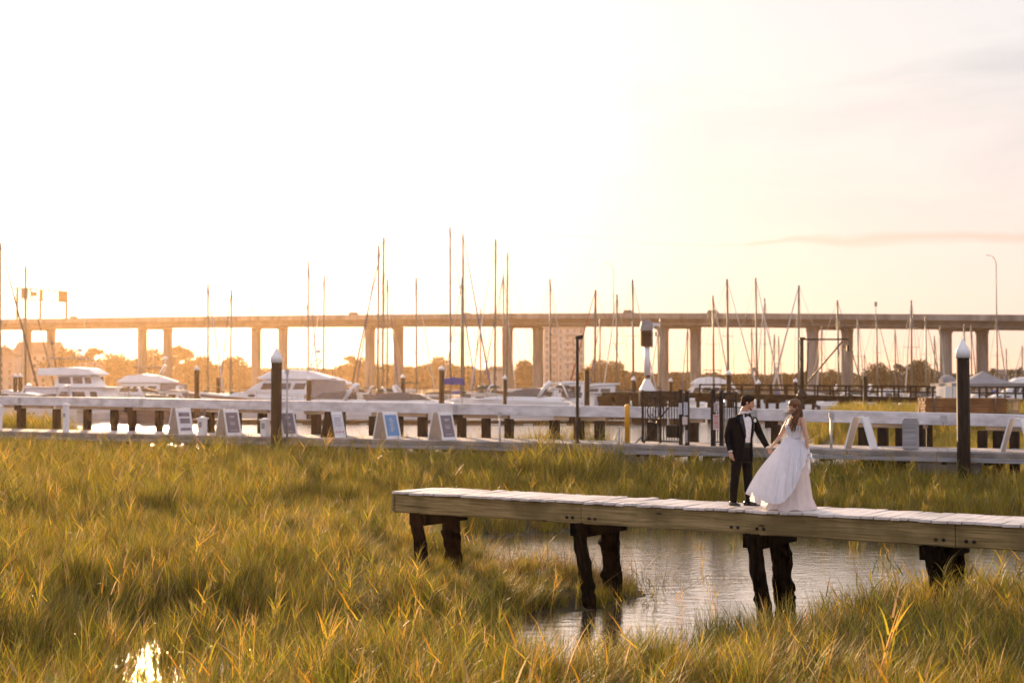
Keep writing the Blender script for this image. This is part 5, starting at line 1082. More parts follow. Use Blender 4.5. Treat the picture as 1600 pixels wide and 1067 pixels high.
def sedan(loc, rz, L, label, opt={}):
    """flybridge motor yacht, bow at +x"""
    t = thing('motor_yacht', label, 'yacht', loc, rz); B = L * .31; fr = opt.get('fr', 1.5); hm = MT[opt.get('hull', 'gel')]
    hull_mb(L, B, fr, .38, .92, .6).build('hull', hm, t); hull_mb(L, B, fr, .38, .92, zlo=.84, zhi=.92).build('rub_rail', MT['brownc'], t)
    mb = MB(); mb.prism([(-L * .2, fr), (L * .36, fr + .28), (L * .28, fr + .72), (L * .14, fr + .95), (-L * .2, fr + .95)], B * .42, B * .36); mb.build('trunk_cabin', hm, t, .08)
    mb = MB(); mb.prism([(-L * .24, fr + .5), (L * .22, fr + .75), (L * .08, fr + 2.1), (-L * .24, fr + 2.1)], B * .40, B * .35); c = mb.build('saloon', hm, t, .06); windows(c, [(-L * .20, -L * .12), (-L * .10, L * .0), (L * .02, L * .10)], fr + 1.1, fr + 1.75, B * .388, 'glass', .5)
    mb = MB(); mb.prism([(L * .10, fr + 1.25), (L * .168, fr + 1.2), (L * .10, fr + 2.0), (L * .05, fr + 2.0)], B * .30, B * .28); mb.build('windscreen', MT['greyc'], c)
    mb = MB(); mb.prism([(-L * .38, fr + 2.11), (L * .10, fr + 2.11), (L * .13, fr + 2.3), (L * .04, fr + 3.0), (-L * .1, fr + 3.2), (-L * .22, fr + 3.05), (-L * .38, fr + 2.35)], B * .40, B * .34); f = mb.build('flybridge', hm, t, .1)
    if opt.get('top', 1):
        mb = MB(); mb.prism([(-L * .26, fr + 4.0), (-L * .02, fr + 4.05), (-L * .03, fr + 4.14), (-L * .25, fr + 4.1)], B * .34); h = mb.build('bimini', MT[opt.get('canvas', 'brownc')], t, .04); mb = MB(); [mb.tube([(x, s * B * .33, fr + 2.8), (x * .95, s * B * .33, fr + 4.02)], .025, 5) for x in (-L * .24, -L * .12, -L * .03) for s in (-1, 1)]; mb.build('bimini_frame', MT['alu'], h)
    if opt.get('arch'): mb = MB(); [mb.tube([(-L * .22, s * B * .36, fr + 2.9), (-L * .27, s * B * .32, fr + 4.2), (-L * .27, 0, fr + 4.3)], .09, 6) for s in (-1, 1)]; mb.build('radar_arch', MT['white'], t); radar(t, -L * .27, fr + 4.3)
    if opt.get('encl'): mb = MB(); mb.prism([(-L * .46, fr + .3), (-L * .25, fr + .3), (-L * .25, fr + 2.1), (-L * .44, fr + 2.05)], B * .38, B * .34); mb.build('cockpit_enclosure', MT[opt['encl']], t, .05)
    for s in (-1, 1):
        mb = MB(); mb.ell((L * .16, s * (B * .405), fr + .45), (.42, .03, .16)); mb.build('porthole', MT['glass'], t)
    mb = MB()
    for s in (-1, 1): rail(mb, [(L * x, s * B * y, sheer_z(L, fr, .38, L * x)) for x, y in ((.0, .46), (.12, .45), (.24, .40), (.36, .26), (.46, .10), (.51, .01))], .7)
    mb.build('rail', MT['alu'], t); antenna(t, -L * .05, B * .3, fr + 3.1, 4.2); antenna(t, -L * .15, -B * .3, fr + 3.1, 3.5); return t
def cruiser(loc, rz, L, label, opt={}):
    """express cruiser with a dark swept windscreen and radar arch"""
    t = thing('motor_boat', label, 'motor boat', loc, rz); B = L * .32; fr = opt.get('fr', 1.25); hm = MT[opt.get('hull', 'gel')]
    hull_mb(L, B, fr, .22, .9, .5, .2).build('hull', hm, t); hull_mb(L, B, fr, .22, .9, zlo=.62, zhi=.80).build('hull_stripe', MT[opt.get('stripe', 'brownc')], t)
    mb = MB(); mb.prism([(-L * .42, fr - .05), (L * .44, fr + .2), (L * .30, fr + .48), (L * .05, fr + .68), (-L * .42, fr + .45)], B * .43, B * .33); mb.build('coachroof', MT['gel'], t, .12)
    mb = MB(); mb.prism([(-L * .08, fr + .6), (L * .16, fr + .58), (L * .02, fr + 1.18), (-L * .16, fr + 1.35), (-L * .26, fr + 1.3), (-L * .26, fr + .6)], B * .36, B * .27); mb.build('windscreen', MT['glass'], t, .05)
    if opt.get('arch', 1): mb = MB(); [mb.tube([(-L * .20, s * B * .38, fr + .5), (-L * .27, s * B * .34, fr + 1.75), (-L * .29, s * B * .2, fr + 2.0), (-L * .29, 0, fr + 2.02)], [(.10, .2)] * 4, 6) for s in (-1, 1)]; mb.build('radar_arch', MT['white'], t)
    if opt.get('canvas'): mb = MB(); mb.prism([(-L * .40, fr + 1.75), (-L * .08, fr + 1.55), (-L * .10, fr + 1.72), (-L * .2, fr + 1.98), (-L * .38, fr + 1.92)], B * .34, B * .30); h = mb.build('canopy', MT[opt['canvas']], t, .06); mb = MB(); [mb.tube([(x, s * B * .33, fr + .4), (x, s * B * .33, fr + 1.8)], .02, 4) for x in (-L * .38, -L * .22, -L * .1) for s in (-1, 1)]; mb.build('canopy_frame', MT['alu'], h)
    for k in range(3):
        for s in (-1, 1): mb = MB(); mb.ell((L * (.05 + .07 * k), s * (B * .485 - .06 * k), fr * .6), (.16, .04, .08)); mb.build('porthole', MT['glass'], t)
    mb = MB()
    for s in (-1, 1): rail(mb, [(L * x, s * B * y, sheer_z(L, fr, .22, L * x) + .1) for x, y in ((.05, .44), (.2, .40), (.34, .27), (.46, .1), (.5, .01))], .5)
    mb.build('rail', MT['alu'], t); return t
def small_boat(loc, rz, L, label, opt={}):
    """open boat with a console or a small box cabin"""
    t = thing('small_boat', label, 'boat', loc, rz); B = L * .33; fr = opt.get('fr', .85); hm = MT[opt.get('hull', 'gel')]
    hull_mb(L, B, fr, .3, .9, .35, .15).build('hull', hm, t); hull_mb(L, B, fr, .3, .9, zlo=.75, zhi=.9).build('rub_rail', MT[opt.get('stripe', 'darkhull')], t)
    if opt.get('cabin'):
        h = opt['cabin']; mb = MB(); mb.prism([(-L * .22, fr - .1), (L * .20, fr), (L * .14, fr + h * .85), (-L * .22, fr + h)], B * .38, B * .34); c = mb.build('cabin', MT['gel'], t, .08); windows(c, [(-L * .16, -L * .04), (-L * .02, L * .09)], fr + h * .5, fr + h * .82, B * .365, 'glass', .3); mb = MB(); mb.prism([(-L * .28, fr + h), (L * .18, fr + h * .88), (L * .16, fr + h * .95), (0, fr + h * 1.06), (-L * .28, fr + h * 1.06)], B * .40); mb.build('roof', MT['gel'], t, .04)
    else:
        mb = MB(); mb.prism([(-L * .06, fr - .1), (L * .10, fr - .1), (L * .06, fr + .8), (-L * .04, fr + .75)], B * .16); mb.build('console', MT['gel'], t, .05)
    if opt.get('top'):
        z = fr + opt.get('toph', 1.9); mb = MB(); mb.prism([(-L * .22, z), (L * .12, z - .04), (L * .10, z + .06 + opt.get('topt', 0)), (-L * .05, z + .13 + opt.get('topt', 0) * 1.1), (-L * .21, z + .08 + opt.get('topt', 0) * .8)], B * .36); h = mb.build('canopy', MT[opt['top']], t, .04); [MB().tube([(x, s * B * .32, fr - .1), (x * .9, s * B * .32, z)], .022, 4).build('canopy_pole', MT['alu'], h) for x in (-L * .20, L * .09) for s in (-1, 1)]
    if opt.get('outboard', 1): mb = MB(); mb.box((-L * .52, 0, fr + .15), (.45, .34, .5), None, .8); mb.box((-L * .53, 0, fr - .5), (.16, .12, .9)); mb.build('outboard_motor', MT['darkhull'], t, .04)
    mb = MB()
    for s in (-1, 1): rail(mb, [(L * x, s * B * y, sheer_z(L, fr, .3, L * x)) for x, y in ((.15, .42), (.3, .30), (.42, .14))], .3)
    mb.build('rail', MT['alu'], t); return t
PLACED = []
def foot(x, y, rz, L, r=1.9):
    return [(x + math.cos(rz) * L * k, y + math.sin(rz) * L * k, r) for k in (-.42, -.21, 0, .21, .42)]
def free(fp): return all((a - c) ** 2 + (b - d) ** 2 > (r + q) ** 2 for a, b, r in fp for c, d, q in PLACED)
def put(fn, px, Y, rz, L, label, opt=None, dz=0):
    x = PX(px, Y); PLACED.extend(foot(x, Y, rz, L, L * .17)); return fn((x, Y, dz), rz, L, label, opt) if opt is not None else fn((x, Y, dz), rz, L, label)
# big ones at the left
put(trawler, 143, 152, R(-10), 13.6, 'large white trawler yacht with a canvas-topped flybridge, nearest the left edge')
put(sedan, 208, 172, R(187), 14, 'white flybridge yacht with a clear enclosure, behind the bow of the large trawler yacht', {'fr': 1.7, 'encl': 'greyc', 'canvas': 'greyc', 'arch': 1})
put(sedan, 436, 152, R(176), 15.6, 'big white flybridge yacht behind the capped dark piling, bow to the left', {'fr': 2.05, 'encl': 'greyc', 'arch': 1, 'top': 0})
put(cruiser, 513, 142, R(171), 10.2, 'white express cruiser with a dark swept windscreen, right of the big flybridge yacht', {'fr': 1.65})
put(sedan, 497, 180, R(165), 11, 'white motor yacht with a brown canvas top seen over the express cruiser', {'canvas': 'brownc'})
put(cruiser, 580, 172, R(10), 11, 'dark-hulled motor boat with a black canopy, left of the tall leaning stay', {'hull': 'darkhull', 'canvas': 'blackc'})
put(cruiser, 597, 142, R(183), 10.5, 'low white speedboat with a curved dark-framed windscreen, close behind the guard beam', {'fr': 1.55, 'arch': 0, 'stripe': 'gelwarm'})
put(small_boat, 646, 158, R(8), 8.0, 'small boat under a dark green canopy, left of the blue sail cover', {'top': 'greenc', 'toph': 2.6, 'fr': 1.2})
put(small_boat, 255, 168, R(200), 8, 'dark cabin boat behind the bow of the large trawler yacht', {'hull': 'darkhull', 'cabin': 2.0})
put(small_boat, 292, 190, R(15), 8, 'white boat glinting in the sun left of the white-capped piling', {'cabin': 1.8})
put(small_boat, 20, 175, R(-10), 8, 'white cabin boat at the far left behind the blue sail cover', {'cabin': 2.0})
put(small_boat, 885, 165, R(176), 10, 'white box-cabin boat behind the lamp post', {'cabin': 2.4, 'fr': 1.5, 'hull': 'darkhull'})
bp = put(small_boat, 932, 145, R(172), 8.6, 'white boat with a rounded white cabin roof, right of the lamp post', {'cabin': 2.3, 'fr': 1.35})
put(cruiser, 812, 144, R(172), 10.5, 'broad white boat with crossed arch supports, left of the lamp post', {'fr': 1.9, 'arch': 1, 'stripe': 'gel'})
put(small_boat, 858, 165, R(190), 9, 'cream cabin boat below the tower block', {'cabin': 2.4, 'hull': 'gelwarm'})
put(small_boat, 983, 150, R(5), 8, 'small boat under a black canopy left of the white crane', {'top': 'blackc', 'hull': 'darkhull', 'toph': 2.2})
put(sedan, 1095, 190, R(174), 11, 'white flybridge yacht right of the white crane', {'top': 1, 'canvas': 'greyc'})
put(cruiser, 1172, 210, R(10), 11, 'long pale motor boat behind the groom', {'fr': 1.6})
put(small_boat, 640, 235, R(10), 9, 'white cabin boat far off between two slim masts', {'cabin': 2.0}); put(small_boat, 790, 215, R(180), 9, 'white cabin boat far off left of the tower block', {'cabin': 2.0}); put(cruiser, 1280, 215, R(170), 9, 'white motor boat far off behind the hoist frame', {'fr': 1.5})
put(small_boat, 1395, 195, R(5), 8, 'white cabin boat behind the wooden pier, left of the canopy tent', {'cabin': 2.0}); put(cruiser, 1480, 165, R(165), 9, 'white motor boat half hidden behind the big capped piling', {'fr': 1.7, 'arch': 1}); put(sedan, 1590, 200, R(176), 11, 'white yacht at the right edge behind the canopy tent', {'top': 0})
put(small_boat, 1565, 150, R(176), 7, 'red-hulled boat under the wooden pier at right', {'hull': 'red', 'outboard': 0}); put(small_boat, 1225, 172, R(182), 7.5, 'white boat seen through the railing between the groom and bride', {'cabin': 1.4})
put(small_boat, 712, 143, R(4), 7.6, 'white boat under a bulky bright blue canvas cover, between the tallest masts', {'top': 'bluec', 'toph': 2.55, 'topt': .55, 'fr': 1.1})
# the crowd of ordinary boats between the big ones
_R = random.Random(77)
MORE = [(12, 'c', 'white motor boat with a pale arch at the far left'), (48, 's', 'open white boat behind the far-left guard beam'), (276, 'b', 'small white boat in the sun glare, right of the dark cabin boat'), (318, 'c', 'white boat tucked under the bow of the big flybridge yacht'),
 (562, 'b', 'small boat with a brown canopy behind the low speedboat'), (628, 'c', 'white cruiser half behind the green canopy'), (668, 's', 'white open boat with a pale top, left of the blue sail cover'), (738, 'c', 'white cruiser right of the blue sail cover'), (765, 's', 'cream boat with a small cabin, left of the broad white boat'), (835, 'b', 'boat with a grey canopy behind the broad white boat'), (868, 's', 'white cabin boat left of the lamp post'), (905, 'c', 'white cruiser with an arch behind the lamp post'),
 (948, 's', 'white cabin boat behind the rounded cabin roof'), (968, 'b', 'boat with a black canopy, left of the crane foot'), (1040, 'c', 'pale cruiser behind the iron gate'), (1072, 's', 'white cabin boat above the gate posts'), (1128, 'c', 'white cruiser left of the groom'), (1205, 's', 'white cabin boat over the groom\'s shoulder'), (1262, 'b', 'boat with a brown canopy at the foot of the hoist'), (1330, 'c', 'white cruiser right of the hoist'), (1362, 's', 'white cabin boat right of the bare grey piling'), (1432, 'c', 'white cruiser behind the pier railing, left of the covered boat'), (1540, 's', 'white boat beneath the canopy tent'), (538, 's', 'white cabin boat right of the express cruiser'), (405, 'b', 'boat with a brown canopy seen over the big flybridge yacht'),
 (70, 'c', 'white cruiser behind the stern of the large trawler yacht'), (168, 'b', 'boat with a grey canopy between the trawler yacht and the enclosed flybridge yacht'), (262, 'c', 'white cruiser in the sun glare left of the white-capped piling'), (345, 's', 'white cabin boat beyond the short bare piling'), (470, 's', 'white cabin boat just right of the capped dark piling'), (550, 'c', 'white cruiser behind the dark leaning stay'), (615, 's', 'white cabin boat behind the low speedboat'), (655, 'c', 'white cruiser behind the green canopy'), (682, 'b', 'boat with a black canopy beside the white-capped piling'),
 (750, 'b', 'boat with a brown canopy right of the blue canvas cover'), (778, 'c', 'white cruiser behind the thin white-capped piling'), (822, 's', 'white cabin boat in front of the tower block'), (880, 'b', 'boat with a grey canopy left of the lamp post'), (925, 'c', 'white cruiser beyond the bare dark piling'), (1008, 's', 'white cabin boat behind the crane foot'), (1150, 's', 'white cabin boat right of the grey-green piling'), (1300, 's', 'white cabin boat beneath the hoist arm'), (1410, 'b', 'boat with a brown canopy behind the pier railing'), (1455, 's', 'white cabin boat left of the covered boat')]
for px, kd, lb in MORE:
    for k in range(80):
        Y = _R.uniform(140, 170) if (k < 30 and px < 960) else _R.uniform(150, 240); L = _R.uniform(7, 10.5); rz = R(_R.choice([0, 180, 12, 168, -10])); fp = foot(PX(px, Y), Y, rz, L, L * .17)
        if free(fp): break
    else: continue
    hl_ = _R.choice(['gel', 'gel', 'gelwarm', 'navy', 'darkhull']) if 'white' in lb else ('gelwarm' if 'cream' in lb else 'gel'); lb = lb.replace('white', {'gel': 'white', 'gelwarm': 'cream', 'navy': 'navy-hulled', 'darkhull': 'dark-hulled'}[hl_])
    if kd == 'c': put(cruiser, px, Y, rz, L, lb, {'fr': _R.uniform(1.2, 1.6), 'arch': 1, 'hull': hl_, 'canvas': _R.choice([None, 'brownc', 'blackc', 'navyc' if 0 else 'greenc']), 'stripe': _R.choice(['navy', 'brownc', 'gelwarm', 'darkhull'])})
    elif kd == 's': put(small_boat, px, Y, rz, L, lb, {'cabin': _R.uniform(1.3, 2.0), 'fr': _R.uniform(.8, 1.2), 'hull': hl_, 'stripe': _R.choice(['navy', 'brownc', 'darkhull'])})
    else: put(small_boat, px, Y, rz, L, lb, {'top': 'brownc' if 'brown' in lb else 'blackc' if 'black' in lb else 'greyc', 'toph': _R.uniform(1.9, 2.4), 'fr': _R.uniform(.9, 1.2), 'hull': hl_})
# sailboats: masthead column and row in the photo, mast height, side of the bow, what the jib looks like
SB = [
 (0, 380, 15.5, 1, dict(furl='furl', cover='bluec', furlw=.08), 1.5), (40, 416, 14.5, 1, dict(cover='bluec', bimini='bluec'), .8), (325, 443, 14, 1, dict(furlw=.07), .9), (360, 452, 13, -1, {}, .5), (481.5, 408, 15, 1, {}, .4), (505, 430, 14.5, -1, {}, .5),
 (597.5, 371, 16.5, -1, dict(furl='furl', furlw=.08, stripe='navy'), 1.5), (590, 384, 17.5, -1, {}, .9), (605.5, 436, 14, 1, {}, .5), (651, 434, 14.5, 1, dict(furl='furlw'), .6),
 (704, 355, 18.0, 1, dict(spread=(.35, .68)), .9), (724.5, 366, 16.2, 1, dict(cover='bluec', furl='furlb', furlw=.09, spread=(.45,), stripe='bluec'), 1.3), (720.5, 434, 14, -1, dict(furl='furlw'), .8), (773, 374, 16.5, -1, dict(furl='furlw', cover='brownc'), .9), (791.5, 395, 15.5, -1, dict(furlw=.05, spread=(.3, .62)), 1.2), (787, 430, 14, 1, dict(furl='furlw'), .4), (750.5, 483, 12, -1, {}, .3),
 (860.5, 436, 14.5, 1, dict(furl='furlw'), .7), (929, 453, 13.5, -1, dict(furl='furlr', furlw=.07), 1.2), (937, 498, 12, -1, {}, .4), (963.5, 460, 13.5, -1, {}, .6), (990, 437, 14.5, 1, dict(furl='furlw'), .8), (1031, 497, 12, -1, {}, .3), (1074, 513, 11, -1, {}, .3),
 (1115.5, 462, 13.5, 1, dict(furlw=.07), 1.0), (1138.5, 436, 15, 1, dict(furl='furlw', stripe='navy'), 1.0), (1183, 434, 15, 1, dict(furl='furlw', furlw=.08), .9), (1195, 466, 13.5, -1, dict(furl='furlw'), .6), (1175, 513, 11.5, 1, {}, .3), (1210, 522, 11, -1, {}, .3), (1217, 525, 11.5, 1, {}, .3),
 (1247.5, 446, 14.5, -1, dict(furl='furlw', furlw=.10, cover='furlw'), 1.1), (1284, 510, 12, -1, {}, .4), (1311, 469, 13, 1, dict(furl='furl', cover='brownc'), .9), (1341.5, 498, 12, 1, dict(furl='furlw'), .3), (1352, 552, 10, 1, {}, .2), (1371.5, 490, 12.5, 1, {}, .8), (1399.5, 515, 11.5, 1, {}, .6), (1424.5, 469, 13.5, -1, dict(furl='furlw', hull='navy'), .4), (1448, 494, 12.5, 1, {}, .5), (1461, 525, 11, 1, dict(furlw=.08), .6),
 (1470, 508, 11.5, 1, dict(furl='furlw', furlw=.08), .5), (1507.5, 506, 12, 1, {}, .4), (1518.5, 508, 12, 1, dict(furlw=.07), .6), (1559, 497, 12.5, 1, dict(), .6), (1573, 544, 10.5, 1, {}, .3), (1597, 540, 10.5, -1, dict(furlw=.07), .5)]
SBL = ['at the left edge with a dark furled jib sloping down to the right', 'left of the large trawler yacht, with a blue cover and a bimini', 'its mast rising left of the big flybridge yacht', 'its faint thin mast over the bow of the big flybridge yacht', 'its mast just right of the capped dark piling', 'its mast over the express cruiser', 'the taller mast of the pair at the fourth bridge pier, dark stay sloping left', 'the slightly lower mast of the pair at the fourth bridge pier', 'its mast just right of the tall pair at the fourth bridge pier', 'its lone mast between the fourth bridge pier and the blue sail cover',
 'tallest mast of all, left of the blue sail cover', 'mast with a blue sail cover and a blue-ended jib sloping right', 'shorter mast between the two tallest masts', 'tall slim mast left of the fifth bridge pier', 'tall mast in front of the fifth bridge pier', 'shorter mast just left of the fifth bridge pier', 'low mast between the two tallest and the fifth bridge pier', 'its mast over the left side of the tower block', 'mast right of the tower block with a red furled jib', 'low thin mast right of the red-jibbed boat', 'its mast beside the middle street lamp on the bridge', 'its mast left of the white crane', 'low mast just right of the white crane', 'low mast between the two columns right of the crane',
 'its mast in front of the white car on the bridge', 'its mast behind the white-capped piling left of the groom', 'tall mast above the groom', 'shorter mast right of the tall one above the groom', 'low mast left of the tall one above the groom', 'low mast between the groom and the bride', 'second low mast between the groom and the bride', 'mast left of the hoist frame, pale stays sloping left', 'low mast between the hoist frame legs', 'mast in front of the column behind the hoist frame', 'mast just right of the hoist frame', 'very short mast right of the hoist frame', 'mast below the small road sign', 'low mast right of the small road sign', 'navy-hulled, the tall mast midway between the hoist frame and the big piling', 'mast left of the pier behind the big capped piling', 'low mast with a dark jib left of the big capped piling', 'pale jib close left of the big capped piling', 'mast just right of the big capped piling', 'mast with a dark jib over the canopy tent', 'mast beneath the right street lamp of the bridge', 'low mast right of the right street lamp', 'last low mast at the right edge']
def sailboats():
    rnd = random.Random(12)
    for (px, yt, mh, side, opt, fs), lb in zip(SB, SBL):
        L = max(7.5, min(12.5, mh * .70)); best = None
        for k in range(60):
            m_ = mh * 1.10 * (1 + (.022 * ((k + 1) // 2)) * (1 if k % 2 else -1)) if k < 40 else mh * rnd.uniform(.75, 1.5)
            Y = (m_ - H) * F / (600 - yt) * 1.0; Y = (m_ - H) / ((PZ(yt, 1000) - H) / 1000)
            if Y < 138 or Y > 345: continue
            for dd in (0, .25, -.2, .5):
                # bow away from or towards the camera, swung to the side the forestay falls
                s_ = min(.95, .30 + .42 * fs + dd * .3); rz = (R(90) - math.asin(s_) * side) if (k + int(px)) % 2 else (R(-90) + math.asin(s_) * side)
                mx = L * .08; x = PX(px, Y) - math.cos(rz) * mx; y = Y - math.sin(rz) * mx; fp = foot(x, y, rz, L, 1.35)
                if free(fp): best = (x, y, rz, m_, L, fp); break
            if best: break
        if not best:
            Y = (mh - H) / ((PZ(yt, 1000) - H) / 1000); best = (PX(px, Y), Y, R(70), mh, L, []); print('crowded', px)
        x, y, rz, m_, L, fp = best; PLACED.extend(fp); o = dict(opt); o.setdefault('furl', rnd.choice(['furl', 'furlw', 'furlb'])); o.setdefault('cover', rnd.choice(['furlw', 'brownc', 'bluec', 'greenc'])); o['dodger'] = rnd.choice([None, 'blackc', 'brownc', 'bluec'])
        sailboat_root((x, y, 0), rz, L, m_, 'sailboat, ' + lb, o)
sailboats()
# ------------------------------------------------------------------ docks, pilings and the fixed pier
def dock(x0, y0, x1, y1, w, label, z=.45):
    d = V((x1 - x0, y1 - y0, 0)); L_ = d.length; t = thing('floating_dock', label, 'dock', (x0, y0, 0), math.atan2(d.y, d.x)); mb = MB(); mb.boxb(0, L_, -w / 2, w / 2, z - .1, z); mb.build('deck', MT['dockc'], t, .02); mb = MB(); mb.boxb(0, L_, -w / 2 - .04, w / 2 + .04, z - .34, z - .101); mb.build('fender_board', MT['dockd'], t); mb = MB(); n = int(L_ / 3)
    for i in range(n): mb.boxb(L_ * (i + .1) / n, L_ * (i + .8) / n, -w / 2 + .2, w / 2 - .2, -.3, z - .35)
    mb.build('floats', MT['darkhull'], t)
dock(PX(270, 133), 133, PX(985, 129), 129, 1.8, 'long floating dock in front of the boats, seen under the guard beam'); dock(PX(100, 186), 186, PX(900, 184), 184, 1.6, 'second floating dock behind the sailboats'); dock(PX(850, 185), 185, PX(1750, 175), 175, 1.8, 'far floating dock at right')
dock(PX(300, 205), 205, PX(1300, 200), 200, 1.8, 'farthest floating dock across the middle')
for a in ((307.5, 578, 137, .24, 1, 'white-capped dark piling between the trawler yacht and the big flybridge yacht'), (341, 590, 175, .25, 0, 'short bare piling over the bow of the big flybridge yacht'), (482.5, 594, 136, .23, 1, 'white-capped piling in front of the express cruiser'), (690, 578, 136, .26, 1, 'white-capped dark piling left of the blue sail cover'), (629.5, 590, 170, .28, 1, 'small white-capped piling left of the green canopy'), (789, 592.5, 136, .18, 1, 'thin white-capped piling in front of the broad white boat'),
          (917, 578.5, 136, .26, 0, 'bare dark piling right of the lamp post'), (990, 594, 150, .22, 1, 'white-capped piling left of the white crane'), (1048, 596, 160, .2, 1, 'small white-capped piling right of the white crane'), (1138.5, 585, 139, .25, 1, 'grey-green piling with a white cone cap, left of the groom'), (1185, 600, 132, .2, 1, 'short white-capped piling behind the pier railing above the groom'), (1352, 588, 118, .18, 0, 'bare grey piling standing out of the pier railing, right of the hoist frame'), (24, 589, 170, .25, 1, 'left of two small white-capped pilings at the far left'), (32, 589, 171, .25, 1, 'right of two small white-capped pilings at the far left'), (1243, 597, 150, .2, 1, 'small white-capped piling left of the hoist frame')):
    px, yt, Y, r, c, lb = a; pile('piling', lb, -2, PZ(yt, Y), r, bool(c), (PX(px, Y), Y, 0), 'pilings in the marina', .35)
def fixed_pier():
    a = V((PX(975, 142), 142, 0)); b = V((PX(1760, 112), 112, 0)); d = b - a; L_ = d.length; t = thing('timber_pier', 'raised timber pier with railings crossing behind the couple to the right edge', 'pier', (a.x, a.y, 0), math.atan2(d.y, d.x))
    Yat = lambda u: a.y + (b.y - a.y) * u; zd = lambda u: PZ(np.interp(u, [0, .2, .55, 1], [612, 613.5, 619, 627]), Yat(u)); zr = lambda u: PZ(np.interp(u, [0, .2, .55, 1], [600.5, 600.8, 603.3, 606]), Yat(u))
    n = 24
    for nm, dz0, dz1, w0, w1, m in (('deck', 0, -.12, -1.2, 1.2, 'dockd'), ('stringer', -.125, -.5, -1.1, -.9, 'dockd'), ('stringer', -.125, -.5, .9, 1.1, 'dockd')):
        mb = MB(); mb.loft([[(L_ * i / n, w0, zd(i / n) + dz1), (L_ * i / n, w1, zd(i / n) + dz1), (L_ * i / n, w1, zd(i / n) + dz0), (L_ * i / n, w0, zd(i / n) + dz0)] for i in range(n + 1)], smooth=False); mb.build(nm, MT[m], t)
    u0 = .20
    for w in (-1.2, 1.2):
        for k, (f0, h) in enumerate(((1, .14), (.5, .12))):
            mb = MB(); mb.loft([[(L_ * u, w - .05, z - h / 2), (L_ * u, w + .05, z - h / 2), (L_ * u, w + .05, z + h / 2), (L_ * u, w - .05, z + h / 2)] for u in np.linspace(u0, 1, 20) for z in (zd(u) + (zr(u) - zd(u)) * f0,)], smooth=False); mb.build('rail', MT['dockd'], t)
        for i in range(26): u = u0 + (1 - u0) * i / 25; mb = MB(); mb.boxb(L_ * u - .07, L_ * u + .07, w + (.056 if w > 0 else -.056) - .05, w + (.056 if w > 0 else -.056) + .05, zd(u) - .5, zr(u) + .05); mb.build('rail_post', MT['dockd'], t)
    for i in range(13):
        u = (i + .5) / 13
        for w in (-1.0, 1.0): mb = MB(); mb.tube([(L_ * u, w, -2), (L_ * u, w, zd(u) - .51)], .17, 8); mb.build('leg', MT['creosote'], t)
        mb = MB(); mb.boxb(L_ * u - .15, L_ * u + .15, -1.3, 1.3, zd(u) - .85, zd(u) - .505); mb.build('cap_beam', MT['dockd'], t)
    # broad dark landing at the left end
    mb = MB(); mb.boxb(L_ * .005, L_ * .19, -4.2, -1.21, zd(.05) - .35, zd(.05) - .02); mb.build('landing', MT['dockd'], t)
    for k in range(5): mb = MB(); x = L_ * (.012 + .043 * k); mb.boxb(x - .8, x + .8, -4.1, -3.95, -1, zd(.05) - .36); mb.build('fender_panel', MT['dockd'], t)
fixed_pier()
def crane():
    Y = 118; x = PX(1011.5, Y); z = lambda y: PZ(y, Y); w = lambda p_: p_ * Y / F; t = thing('jib_crane', 'white dock crane with a conical foot and a boxy head, right of the lamp post', 'crane', (x, Y, 0))
    mb = MB(); mb.lathe([(w(13.5), z(612)), (w(12), z(608)), (w(4), z(592)), (w(3.5), z(590))], 16); mb.build('foot', MT['white'], t); mb = MB(); mb.lathe([(w(13.2), z(640)), (w(13.2), z(612.3))], 12); mb.build('plinth', MT['dockd'], t)
    mb = MB(); mb.box((0, 0, (z(591) + z(586)) / 2), (w(8), w(8), z(586) - z(592))); mb.build('collar', MT['brownc'], t); mb = MB(); mb.tube([(0, 0, z(586)), (w(-.5), 0, z(541))], [w(5.4), w(4.2)], 12); mb.build('mast', MT['white'], t)
    mb = MB(); mb.prism([(w(-10), z(541)), (w(5.5), z(542)), (w(6), z(517)), (w(-10), z(517))], w(7)); mb.build('motor_housing', MT['dockd'], t, .04); mb = MB(); mb.prism([(w(-12), z(516)), (w(-9), z(502)), (w(0), z(499.5)), (w(8), z(504)), (w(8), z(516.5)), (w(-10), z(516.8))], w(8)); mb.boxb(w(6.1), w(8.6), -w(6), w(6), z(543), z(516.6)); mb.build('hood', MT['fascia'], t, .03)
    mb = MB(); mb.prism([(w(8), z(504)), (w(22), z(506)), (w(18), z(508)), (w(11), z(510)), (w(8), z(516))], w(2)); mb.build('jib', MT['white'], t); mb = MB(); mb.tube([(w(13.5), 0, z(508)), (w(13.5), 0, z(517))], .02, 5); mb.box((w(13.5), 0, z(522)), (w(2.5), w(2.5), w(7))); mb.build('hook', MT['blackm'], t); mb = MB(); mb.ell((w(13.5), 0, z(512)), (w(3.2), w(2), w(2))); mb.build('pulley', MT['tan'], t)
crane()
